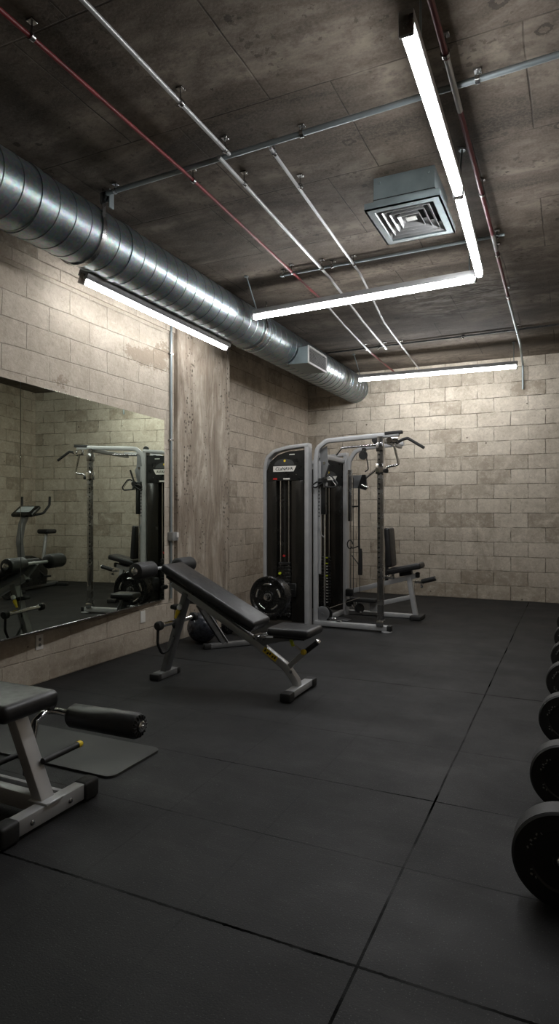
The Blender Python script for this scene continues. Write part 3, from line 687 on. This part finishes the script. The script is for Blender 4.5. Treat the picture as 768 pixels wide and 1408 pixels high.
# ------------------------------------------------------------------ cable machine
mt = thing('cable_machine', 'silver and black two-tower cable machine with curved top arms in the far left corner', 'gym machine', (-2.6, 7.3, 0))
FY, BYY = 6.85, 7.82     # front and rear frames
def tower(yc, x0, x1, ztop, first):
    """rounded tower of two posts and a black shroud, facing the camera"""
    w_ = .058
    part('tower_frame', 'silver', mt, lambda b: bar(b, [(x0, yc, .01), (x0, yc, ztop - .25), (x0 + .03, yc, ztop - .12), (x0 + .13, yc, ztop - .045), (x0 + .30, yc, ztop - .01), (x1 + .02, yc, ztop + .012)], .042, .12, .008, up=(0, 1, 0), fr=.09))
    part('tower_post', 'silver', mt, lambda b: bar(b, [(x1, yc, .0), (x1, yc, ztop - .01)], .052, .12, .008, up=(0, 1, 0)))
    def sh(b):
        pl = [(x0 + .02, .05), (x1 - .02, .05), (x1 - .02, ztop - .045), (x0 + .30, ztop - .05), (x0 + .16, ztop - .09), (x0 + .06, ztop - .17), (x0 + .02, ztop - .27)]
        prism(b, pl, yc + .005, yc + .05)
    part('rear_shroud', 'shroud', mt, sh)
    wd = x1 - x0
    # header panel and lower cover stand in front of the weight column
    def hd(b):
        zt = ztop - .06
        pl = [(x0 + .03, ztop - .40), (x1 - .035, ztop - .40), (x1 - .035, ztop - .05), (x0 + .30, ztop - .06), (x0 + .17, ztop - .10), (x0 + .07, ztop - .18), (x0 + .03, ztop - .28)]
        prism(b, pl, yc - .055, yc - .03)
    h_ = part('header_panel', 'plastic', mt, hd)
    for xa, xb in ((x0 + .03, x0 + .155), (x1 - .195, x1 - .035)):
        part('side_cover', 'shroud', mt, lambda b: box(b, ((xa + xb) / 2, yc - .035, (ztop - .40 + .05) / 2), (xb - xa, .03, ztop - .45), .006, 2))
    xs = (x0 + .195, x0 + .305)
    for x in xs: part('guide_rod', 'chrome', mt, lambda b: tube(b, [(x, yc - .02, .10), (x, yc - .02, ztop - .36)], .008, 10))
    xm = (xs[0] + xs[1]) / 2
    part('stack_cable', 'rubber', mt, lambda b: tube(b, [(xm, yc - .02, .76), (xm, yc - .02, ztop - .38)], .004, 8))
    def st(k):
        return lambda b: box(b, (xm, yc - .012, .13 + k * .040), (.17, .055, .036), .003, 1)
    for k in range(15): part('weight_plate', 'iron', mt, st(k))
    part('stack_cap', 'darksteel', mt, lambda b: box(b, (xm, yc - .012, .735), (.15, .05, .03), .004, 2))
    return h_, xm
h1, xm1 = tower(6.79, -3.345, -2.80, 2.125, True)
h2, xm2 = tower(7.86, -3.235, -2.70, 2.10, False)
RX = Matrix.Rotation(PI / 2, 3, 'X')
def face(hp, x, z, yf, s, word):
    q = B(); prism(q, [(x - .145 * s, z - .033 * s), (x + .12 * s, z - .033 * s), (x + .155 * s, z + .033 * s), (x - .145 * s, z + .033 * s)], yf - .003, yf)
    link('name_badge', q, 'plate_white', hp)['label'] = 'white name badge'
    text_part('badge_lettering', word, .052 * s, (x - .005, yf - .0035, z), RX, 'plastic', hp, .0008, .25)
    q = B(); pl = [(x + .13 * s * math.cos(a), z + .045 * s + .075 * s * math.sin(a)) for a in [PI * k / 12 for k in range(13)]]; prism(q, pl, yf - .002, yf); link('dome_emblem', q, 'charcoal', hp)
    q = B(); lathe(q, (x + .005, yf - .002, z + .095 * s), (0, -1, 0), [(0, .014), (.003, .012), (.003, 0)], 14); link('emblem_dot', q, 'yellow', hp)
face(h1, -3.085, 1.862, 6.735, 1.0, 'CLaNAVA')
q = B(); box(q, (-3.205, 6.733, 1.745), (.052, .003, .022), .002, 1); link('red_label', q, 'redp', h1)
q = B(); box(q, (-3.055, 6.733, 1.743), (.085, .003, .018), .002, 1); link('cream_label', q, 'plate_white', h1)
q = B(); box(q, (-2.985, 6.733, 2.030), (.07, .003, .012), .002, 1); link('small_label', q, 'plate_white', h1)
q = B()
for i, (x, z) in enumerate(((-2.93, 1.93), (-2.93, 1.79), (-3.27, 1.93))): lathe(q, (x, 6.735, z), (0, -1, 0), [(0, .007), (.004, .006), (.004, 0)], 10)
link('panel_screws', q, 'dull_chrome', h1)
face(h2, -2.93, 1.80, 7.805, .8, 'VA')
# stack pins and numbers
part('selector_pin', 'lime', mt, lambda b: lathe(b, (xm1 - .045, 6.75, .62), (0, -1, 0), [(0, .008), (.012, .016), (.03, .016), (.034, 0)], 14), 'lime selector pin')
part('selector_pin', 'redp', mt, lambda b: lathe(b, (xm1 + .01, 6.75, .83), (0, -1, 0), [(0, .008), (.012, .014), (.03, .014), (.034, 0)], 14), 'red selector pin')
def nums(xx, yy):
    def f(b):
        for k in range(13): box(b, (xx, yy, .145 + k * .040), (.022, .002, .010), 0)
    return f
part('stack_numbers', 'plate_white', mt, nums(xm2 + .03, 7.82))
part('stack_numbers', 'lime', mt, lambda b: [box(b, (xm2 + .03, 7.81, z), (.03, .003, .014)) for z in (.74, .665, .50)], 'yellow weight numbers')
# front frame: post, top arm, base beam, front upright
part('inner_post', 'silver', mt, lambda b: bar(b, [(-2.735, FY + .02, .0), (-2.735, FY + .02, 1.95), (-2.715, FY + .02, 2.10), (-2.60, FY + .02, 2.185), (-1.74, FY + .02, 2.222)], .055, .050, .010, up=(0, 1, 0), fr=.10))
part('arm_cap', 'rubber', mt, lambda b: box(b, (-1.80, FY + .02, 2.236), (.20, .062, .036), .008, 2, Matrix.Rotation(-.045, 3, 'Y')))
part('base_beam', 'silver', mt, lambda b: box(b, (-2.29, FY + .01, .045), (.90, .075, .055), .006, 2))
part('beam_cap', 'rubber', mt, lambda b: box(b, (-1.845, FY + .01, .045), (.05, .082, .062), .008, 2))
part('level_foot', 'steel', mt, lambda b: lathe(b, (-1.875, FY - .0, 0), (0, 0, 1), [(0, .06), (.008, .06), (.014, .045), (.02, .02), (.03, .02)], 24))
part('front_upright', 'dull_chrome', mt, lambda b: bar(b, [(-1.945, FY, .06), (-1.945, FY, 2.20)], .065, .062, .005, up=(0, 1, 0)))
part('upright_socket', 'chrome', mt, lambda b: box(b, (-1.945, FY, .10), (.085, .085, .07), .006, 2))
def holes(b):
    for k in range(26): lathe(b, (-1.955, FY - .033, .62 + k * .055), (0, -1, 0), [(0, .011), (.0015, .011), (.0015, 0)], 10)
part('adjustment_holes', 'plastic', mt, holes)
part('slider_collar', 'chrome', mt, lambda b: box(b, (-1.95, FY, 1.835), (.09, .09, .12), .008, 2))
part('slider_collar', 'dull_chrome', mt, lambda b: box(b, (-1.95, FY, 2.08), (.08, .08, .10), .008, 2))
part('slider_knob', 'plastic', mt, lambda b: lathe(b, (-1.905, FY - .01, 1.81), (1, -.4, 0), [(0, .014), (.02, .026), (.045, .026), (.05, 0)], 16))
part('crank_handle', 'chrome', mt, lambda b: tube(b, [(-1.90, FY - .02, 1.80), (-1.86, FY - .02, 1.855), (-1.735, FY - .02, 1.875), (-1.745, FY - .02, 1.93), (-1.80, FY - .02, 2.14), (-1.83, FY - .02, 2.17)], .014, 12, .03, 5))
part('pulley_block', 'chrome', mt, lambda b: [box(b, (-1.80, FY - .03, 2.145), (.13, .04, .065), .01, 2), lathe(b, (-1.83, FY - .045, 2.15), (0, -1, 0), [(0, .032), (.01, .034), (.02, .030), (.02, 0)], 20), lathe(b, (-1.755, FY - .045, 2.15), (0, -1, 0), [(0, .022), (.02, .022), (.02, 0)], 16)])
part('pull_up_grip', 'rubber', mt, lambda b: tube(b, [(-1.765, FY - .01, 2.115), (-1.69, FY - .01, 2.155), (-1.635, FY - .01, 2.165), (-1.455, FY - .01, 2.05)], .0165, 14, .035, 5))
# rear frame arm and cross members
part('rear_arm', 'silver', mt, lambda b: bar(b, [(-2.655, BYY, 1.84), (-2.64, BYY, 2.02), (-2.56, BYY, 2.14), (-2.44, BYY, 2.185), (-1.92, BYY, 2.215)], .055, .050, .010, up=(0, 1, 0), fr=.08))
part('cross_tube', 'silver', mt, lambda b: bar(b, [(-1.965, FY + .03, 2.18), (-1.965, BYY, 2.18)], .05, .05, .006))
part('cross_tube', 'silver', mt, lambda b: bar(b, [(-2.72, FY + .03, 2.02), (-2.72, BYY, 2.02)], .05, .06, .006))
part('cross_tube', 'silver', mt, lambda b: bar(b, [(-2.73, FY + .03, .035), (-2.73, BYY + .05, .035)], .05, .055, .006))
part('top_link', 'chrome', mt, lambda b: tube(b, [(-2.62, FY + .4, 2.05), (-2.55, FY + .4, 2.135), (-2.05, FY + .4, 2.155)], .014, 10, .04, 5))
part('top_pulley', 'plastic', mt, lambda b: [lathe(b, (-2.285, BYY - .01, 2.275), (0, -1, 0), [(0, .02), (0, .042), (.012, .046), (.03, .042), (.03, .0)], 24), box(b, (-2.285, BYY - .02, 2.23), (.03, .05, .06), .006, 1)])
part('top_pulley', 'plastic', mt, lambda b: [lathe(b, (-2.44, BYY - .03, 2.085), (0, -1, 0), [(0, .02), (0, .055), (.012, .060), (.03, .055), (.03, .0)], 24), box(b, (-2.43, BYY - .03, 2.13), (.05, .05, .10), .006, 1)])
part('cable_hook', 'rubber', mt, lambda b: tube(b, [(-2.40, BYY - .03, 2.06), (-2.385, BYY - .03, 1.98), (-2.375, BYY - .03, 1.90), (-2.42, BYY - .03, 1.87)], .008, 8, .02, 4))
# grey gusset plates
part('gusset_plate', 'gunmetal', mt, lambda b: prism(b, [(-2.76, 1.60), (-2.76, 2.06), (-2.61, 2.13), (-2.60, 1.94), (-2.575, 1.90), (-2.63, 1.66), (-2.66, 1.60)], FY + .055, FY + .063))
part('gusset_bolts', 'chrome', mt, lambda b: [lathe(b, (x, FY + .055, z), (0, -1, 0), [(0, .018), (.01, .015), (.01, 0)], 12) for x, z in ((-2.70, 1.95), (-2.64, 1.93), (-2.70, 1.90))])
part('gusset_plate', 'gunmetal', mt, lambda b: prism(b, [(-2.59, 1.66), (-2.59, 1.83), (-2.46, 1.83), (-2.46, 1.66)], BYY - .02, BYY - .012))
# front cable carriage with handles
part('carriage_rod', 'chrome', mt, lambda b: tube(b, [(-2.640, FY + .06, .22), (-2.640, FY + .06, 1.60)], .010, 12))
part('inner_rod', 'steel', mt, lambda b: bar(b, [(-2.690, FY + .03, .62), (-2.690, FY + .03, 1.95)], .03, .024, .004, up=(0, 1, 0)))
for k in range(9): part('adjustment_hole', 'plastic', mt, lambda b: box(b, (-2.692, FY + .008, 1.30 + k * .042), (.012, .003, .018)))
cg = part('pulley_carriage', 'plastic', mt, lambda b: [box(b, (-2.655, FY + .02, 1.70), (.085, .07, .10), .012, 2), lathe(b, (-2.61, FY - .02, 1.72), (0, -1, 0), [(0, .02), (0, .036), (.02, .036), (.02, 0)], 18), box(b, (-2.64, FY + .03, 1.50), (.055, .05, .36), .01, 2)])
part('carriage_badge', 'grey_plastic', mt, lambda b: box(b, (-2.600, FY - .02, 1.665), (.055, .01, .06), .006, 1))
part('d_handle', 'rubber', mt, lambda b: tube(b, [(-2.61, FY - .03, 1.72), (-2.57, FY - .04, 1.775), (-2.52, FY - .04, 1.77), (-2.44, FY - .04, 1.67), (-2.47, FY - .04, 1.635), (-2.60, FY - .04, 1.645), (-2.61, FY - .03, 1.70)], .009, 10, .03, 5))
part('d_handle', 'rubber', mt, lambda b: tube(b, [(-2.62, FY - .03, 1.71), (-2.70, FY - .05, 1.70), (-2.76, FY - .05, 1.66), (-2.72, FY - .05, 1.63), (-2.62, FY - .05, 1.69)], .009, 10, .03, 5))
part('handle_strap', 'rubber', mt, lambda b: tube(b, [(-2.61, FY - .02, 1.73), (-2.575, FY - .02, 1.83), (-2.55, FY - .02, 1.90)], .012, 10))
part('handle_wire', 'chrome', mt, lambda b: tube(b, [(-2.60, FY - .045, 1.74), (-2.54, FY - .045, 1.765), (-2.50, FY - .045, 1.71), (-2.455, FY - .045, 1.65)], .003, 6, .02, 4))
part('adjust_lever', 'steel', mt, lambda b: [tube(b, [(-2.64, FY + .05, 1.05), (-2.665, FY + .02, 1.08), (-2.685, FY + .0, 1.19)], .006, 8)])
part('lower_wheel', 'gunmetal', mt, lambda b: [lathe(b, (-2.655, FY + .03, .155), (.1, -1, 0), [(0, .085), (.012, .085), (.015, .08), (.015, .015), (.02, .012), (.02, 0)], 32), prism(b, [(-2.72, .10), (-2.59, .12), (-2.615, .06), (-2.665, .06)], FY + .015, FY + .03)])
part('wheel_guard', 'plastic', mt, lambda b: lathe(b, (-2.635, FY + .055, .15), (.1, -1, 0), [(0, .03), (0, .092), (.015, .092), (.015, .03)], 32))
part('foot_plate', 'darksteel', mt, lambda b: box(b, (-2.46, FY + .13, .085), (.22, .13, .02), .004, 1, Matrix.Rotation(.10, 3, 'Y')))
part('foot_plate_bracket', 'chrome', mt, lambda b: [box(b, (-2.44, FY + .01, .083), (.07, .05, .025), .004, 1), box(b, (-2.54, FY + .05, .10), (.10, .03, .02), .003, 1)])
part('lower_cable', 'chrome', mt, lambda b: tube(b, [(-2.60, FY + .08, .21), (-2.35, FY + .5, .30)], .003, 6))
# rear frame: sleeve, rod, rope, seat
part('rear_rod', 'chrome', mt, lambda b: tube(b, [(-2.615, BYY - .03, .12), (-2.615, BYY - .03, 1.30)], .012, 12))
part('rod_sleeve', 'dull_chrome', mt, lambda b: bar(b, [(-2.622, BYY - .02, 1.23), (-2.622, BYY - .02, 1.90)], .05, .062, .006, up=(0, 1, 0)))
part('sleeve_holes', 'plastic', mt, lambda b: [box(b, (-2.635 + .004 * (k % 2), BYY - .0465, 1.27 + k * .045), (.018, .003, .022)) for k in range(11)])
part('rear_cable', 'rubber', mt, lambda b: tube(b, [(-2.575, BYY - .04, .25), (-2.575, BYY - .04, 1.80)], .005, 8))
part('rear_cable', 'rubber', mt, lambda b: tube(b, [(-2.475, BYY - .08, .30), (-2.475, BYY - .08, 1.66)], .004, 8))
part('rope_pulley', 'plastic', mt, lambda b: prism(b, [(-2.50, 1.66), (-2.44, 1.83), (-2.395, 1.83), (-2.375, 1.66), (-2.40, 1.63)], BYY - .09, BYY - .05))
part('pulley_bar', 'chrome', mt, lambda b: tube(b, [(-2.40, BYY - .07, 1.785), (-2.27, BYY - .07, 1.885), (-2.20, BYY - .07, 1.90)], .015, 12, .03, 4))
part('pulley_knob', 'chrome', mt, lambda b: tube(b, [(-2.44, BYY - .10, 1.70), (-2.36, BYY - .10, 1.655)], .018, 10))
part('pull_strap', 'rubber', mt, lambda b: tube(b, [(-2.475, BYY - .11, 1.66), (-2.475, BYY - .11, .98), (-2.465, BYY - .11, .60)], .013, 10, .1, 4, True))
part('strap_grip', 'foam', mt, lambda b: lathe(b, (-2.455, BYY - .11, .88), (-.01, 0, -1), [(0, 0), (0, .018), (.05, .024), (.30, .030), (.34, .026), (.34, 0)], 16))
part('strap_ring', 'rubber', mt, lambda b: tube(b, [V((-2.60 + .035 * math.cos(a), BYY - .10, .93 + .055 * math.sin(a))) for a in [2 * PI * k / 12 for k in range(12)]], .008, 8))
part('strap_clip', 'rubber', mt, lambda b: [tube(b, [(-2.57, BYY - .10, .88), (-2.48, BYY - .10, .91)], .007, 8), tube(b, [(-2.575, BYY - .10, .79), (-2.48, BYY - .10, .67)], .007, 8), tube(b, [(-2.57, BYY - .10, 1.42), (-2.48, BYY - .10, 1.425)], .010, 8)])
# seat assembly
SY = 7.86
part('base_beam', 'silver', mt, lambda b: bar(b, [(-2.66, SY + .02, .03), (-1.80, SY + .02, .03)], .07, .05, .006))
part('seat_beam', 'silver', mt, lambda b: bar(b, [(-2.62, SY, .31), (-1.77, SY, .545)], .05, .06, .006))
part('seat_leg', 'silver', mt, lambda b: bar(b, [(-1.775, SY, .03), (-1.865, SY, .535)], .06, .055, .006, up=(0, 1, 0)))
part('seat_strut', 'silver', mt, lambda b: bar(b, [(-2.25, SY, .165), (-1.82, SY, .28)], .05, .055, .006))
part('seat_foot', 'rubber', mt, lambda b: box(b, (-1.755, SY - .0, .027), (.14, .30, .054), .012, 2))
part('seat_pad', 'vinyl', mt, lambda b: box(b, (-1.905, SY, .635), (.44, .28, .075), .028, 4, Matrix.Rotation(-.22, 3, 'Y')))
part('seat_mount', 'plastic', mt, lambda b: box(b, (-1.90, SY, .575), (.16, .10, .06), .012, 2, Matrix.Rotation(-.22, 3, 'Y')))
part('beam_end', 'rubber', mt, lambda b: box(b, (-1.755, SY, .555), (.05, .06, .07), .012, 2))
part('back_pad', 'vinyl', mt, lambda b: box(b, (-2.105, SY, .90), (.075, .28, .50), .028, 4, Matrix.Rotation(-.07, 3, 'Y')))
part('back_pad_post', 'darksteel', mt, lambda b: bar(b, [(-2.15, SY, .44), (-2.15, SY, .95)], .04, .03, .004, up=(0, 1, 0)))
part('seat_hinge', 'chrome', mt, lambda b: [box(b, (-2.12, SY, .515), (.16, .08, .04), .008, 2), lathe(b, (-2.06, SY - .04, .56), (0, -1, 0), [(0, .022), (.02, .022), (.02, 0)], 14)])
part('leg_roller', 'foam', mt, lambda b: tube(b, [(-1.70, SY - .0, .475), (-1.53, SY - .02, .525)], .030, 16))
part('roller_end', 'chrome', mt, lambda b: lathe(b, (-1.53, SY - .02, .525), (.96, -.1, .28), [(0, .026), (.01, .026), (.014, .018), (.014, 0)], 16))
part('roller_bracket', 'chrome', mt, lambda b: [box(b, (-1.74, SY, .47), (.09, .05, .035), .006, 2), box(b, (-1.70, SY, .43), (.03, .04, .06), .006, 2)])
part('low_pad', 'rubber', mt, lambda b: box(b, (-2.40, SY - .18, .225), (.34, .12, .05), .012, 2))
part('low_pad_bracket', 'silver', mt, lambda b: [box(b, (-2.28, SY - .12, .145), (.12, .05, .13), .006, 1), box(b, (-2.44, SY - .1, .20), (.42, .04, .03), .006, 1)])
part('low_pulley', 'plastic', mt, lambda b: [lathe(b, (-2.46, SY - .18, .12), (.5, -1, 0), [(0, .02), (0, .06), (.01, .064), (.03, .06), (.03, 0)], 24), lathe(b, (-2.60, SY - .14, .17), (0, -1, .2), [(0, .02), (0, .05), (.03, .05), (.03, 0)], 20), box(b, (-2.62, SY - .1, .30), (.10, .08, .10), .02, 2)])
part('low_clips', 'chrome', mt, lambda b: [tube(b, [(-2.55, SY - .2, .16), (-2.50, SY - .2, .08), (-2.43, SY - .2, .07)], .010, 8, .02, 4), box(b, (-2.50, SY - .16, .16), (.03, .03, .10), .006, 1)])
# plate horn on the tower, with three plates
part('plate_horn', 'chrome', mt, lambda b: tube(b, [(-2.97, 6.73, .43), (-2.97, 6.0, .43)], .024, 14))
part('horn_flange', 'plastic', mt, lambda b: box(b, (-2.97, 6.725, .43), (.09, .02, .16), .006, 1))
def plate_face(b, c, R, th, n=40):
    lathe(b, c, (0, 1, 0), [(0, .028), (-.004, .05), (-.004, .062), (.008, .068), (.008, R * .80), (-.003, R * .86), (-.003, R * .95), (.006, R), (th - .004, R), (th, R * .97), (th, .028)], n)
def gym_plate(c, R, th, lab, detail):
    t = thing('weight_plate', lab, 'weight plate', (c[0], c[1], c[2] - R), 'plates stored on the horn of the cable machine')
    part('disc', 'iron', t, lambda b: plate_face(b, c, R, th))
    if detail:
        for k in range(5):
            a = 2 * PI * k / 5 + .35; m_ = V((c[0] + R * .58 * math.cos(a), c[1] + .004, c[2] + R * .58 * math.sin(a)))
            tt = V((-math.sin(a), 0, math.cos(a)))
            def gr(b): sweep(b, [m_ - tt * .045 + V((0, .0, 0)), m_ - tt * .025 + V((math.cos(a), 0, math.sin(a))) * .006, m_ + tt * .025 + V((math.cos(a), 0, math.sin(a))) * .006, m_ + tt * .045], circ(.013, 12), (0, 1, .01))
            part('grip_rim', 'chrome', t, gr)
        part('hub_ring', 'dull_chrome', t, lambda b: lathe(b, (c[0], c[1] - .006, c[2]), (0, 1, 0), [(0, .030), (-.002, .034), (.0, .046), (.006, .048)], 28))
gym_plate((-2.97, 6.06, .43), .225, .05, 'front black iron plate with shiny grip slots on the cable machine horn', True)
gym_plate((-2.97, 6.12, .43), .215, .05, 'middle black iron plate of the horn, behind the one with shiny slots', False)
gym_plate((-2.97, 6.18, .43), .20, .06, 'rear black iron plate on the horn, nearest the machine tower', False)

# ------------------------------------------------------------------ row of round black weights along the right side
LABS = ['nearest and largest round black weight, standing on its edge at the right side', 'second round black weight of the row, right behind the largest one', 'third round black weight counted from the nearest of the row',
        'fourth round black weight counted from the nearest of the row', 'fifth round black weight in the row, small and far from the camera', 'sixth round black weight, last but one before the back wall', 'last round black weight of the row, closest to the back wall']
DISC = [(2.31, .166, .105), (3.08, .150, .10), (3.93, .150, .10), (4.85, .142, .10), (5.72, .135, .095), (6.62, .13, .095), (7.6, .125, .095)]
def big_weight(y, R, th, lab, xx):
    t = thing('round_weight', lab, 'weight', (xx, y, 0), 'row of round black weights on the floor')
    c = (xx, y, R)
    part('body', 'platerubber', t, lambda b: lathe(b, c, (0, 1, 0), [(.004, 0), (.004, .012), (-.006, .014), (-.006, .030), (.006, .034), (.006, R * .60), (0, R * .64), (0, R * .95), (.006, R * .985), (.008, R * .985), (th - .006, R * .985), (th, R * .95), (th, 0)], 56))
    part('rubber_band', 'rim', t, lambda b: lathe(b, c, (0, 1, 0), [(.006, R * .97), (.009, R), (th - .009, R), (th - .006, R * .97)], 56))
    part('hub', 'dull_chrome', t, lambda b: lathe(b, (c[0], c[1] - .006, c[2]), (0, 1, 0), [(0, .0), (-.010, .0), (-.012, .014), (-.004, .022), (0, .024)], 24), 'dull steel hub')
    def marks(b):
        for a0, m_ in ((2.25, 4), (2.75, 2), (3.55, 3), (.7, 3), (5.3, 3)):
            for k in range(m_):
                a = a0 + k * .13; rr = R * (.70 if k % 2 else .66)
                box(b, (c[0] + rr * math.cos(a), c[1] - .0008, c[2] + rr * math.sin(a)), (.008, .0016, .004 + .002 * (k % 2)), 0, 1, Matrix.Rotation(-a + k, 3, 'Y'))
    part('worn_lettering', 'grey_plastic', t, marks, 'small worn white marks')
for (y, R, th), lab in zip(DISC, LABS): big_weight(y, R, th, lab, -.024)

# ------------------------------------------------------------------ exercise machine seen in the mirror
ex, ey = .42, 8.75
t = thing('exercise_bike', 'grey and black exercise bike with console and handlebars, seen in the mirror', 'exercise machine', (ex, ey, 0))
part('floor_rail', 'gunmetal', t, lambda b: box(b, (ex + .1, ey, .05), (1.3, .10, .06), .01, 2))
for x in (ex - .5, ex + .72): part('foot', 'rubber', t, lambda b: box(b, (x, ey, .03), (.09, .55, .06), .02, 2))
part('drive_housing', 'plastic', t, lambda b: prism(b, [(ex - .45, .08), (ex + .30, .08), (ex + .34, .30), (ex + .18, .52), (ex - .10, .60), (ex - .40, .42)], ey - .12, ey + .12))
part('housing_badge', 'plate_white', t, lambda b: [lathe(b, (ex - .05, ey - .121, .32), (0, -1, 0), [(0, .06), (.003, .055), (.003, 0)], 24)])
part('mast', 'gunmetal', t, lambda b: bar(b, [(ex - .20, ey, .50), (ex - .27, ey, .85), (ex - .20, ey, 1.15), (ex - .10, ey, 1.30)], .10, .09, .02, fr=.3, up=(0, 1, 0)))
c_ = part('console', 'plastic', t, lambda b: box(b, (ex - .10, ey, 1.36), (.30, .42, .07), .03, 3, Matrix.Rotation(-.55, 3, 'Y')))
q = B(); box(q, (ex - .118, ey, 1.395), (.18, .26, .01), .004, 1, Matrix.Rotation(-.55, 3, 'Y')); link('screen', q, 'screen', c_)
for s in (-1, 1): part('handlebar', 'rubber', t, lambda b: tube(b, [(ex - .12, ey + s * .10, 1.28), (ex + .02, ey + s * .26, 1.33), (ex + .16, ey + s * .28, 1.47), (ex + .17, ey + s * .28, 1.62)], .02, 12, .06, 5))
part('seat', 'vinyl', t, lambda b: box(b, (ex + .48, ey, 1.0), (.28, .24, .08), .035, 4))
part('seat_post', 'steel', t, lambda b: tube(b, [(ex + .30, ey, .10), (ex + .46, ey, .97)], .03, 14))
for s in (-1, 1): part('pedal', 'rubber', t, lambda b: [box(b, (ex + .10 + s * .12, ey + s * .19, .32 - s * .10), (.12, .09, .03), .008, 2), tube(b, [(ex + .10, ey + s * .10, .32), (ex + .10 + s * .12, ey + s * .15, .32 - s * .10)], .014, 8)])
t.rotation_euler = (0, 0, PI / 2)
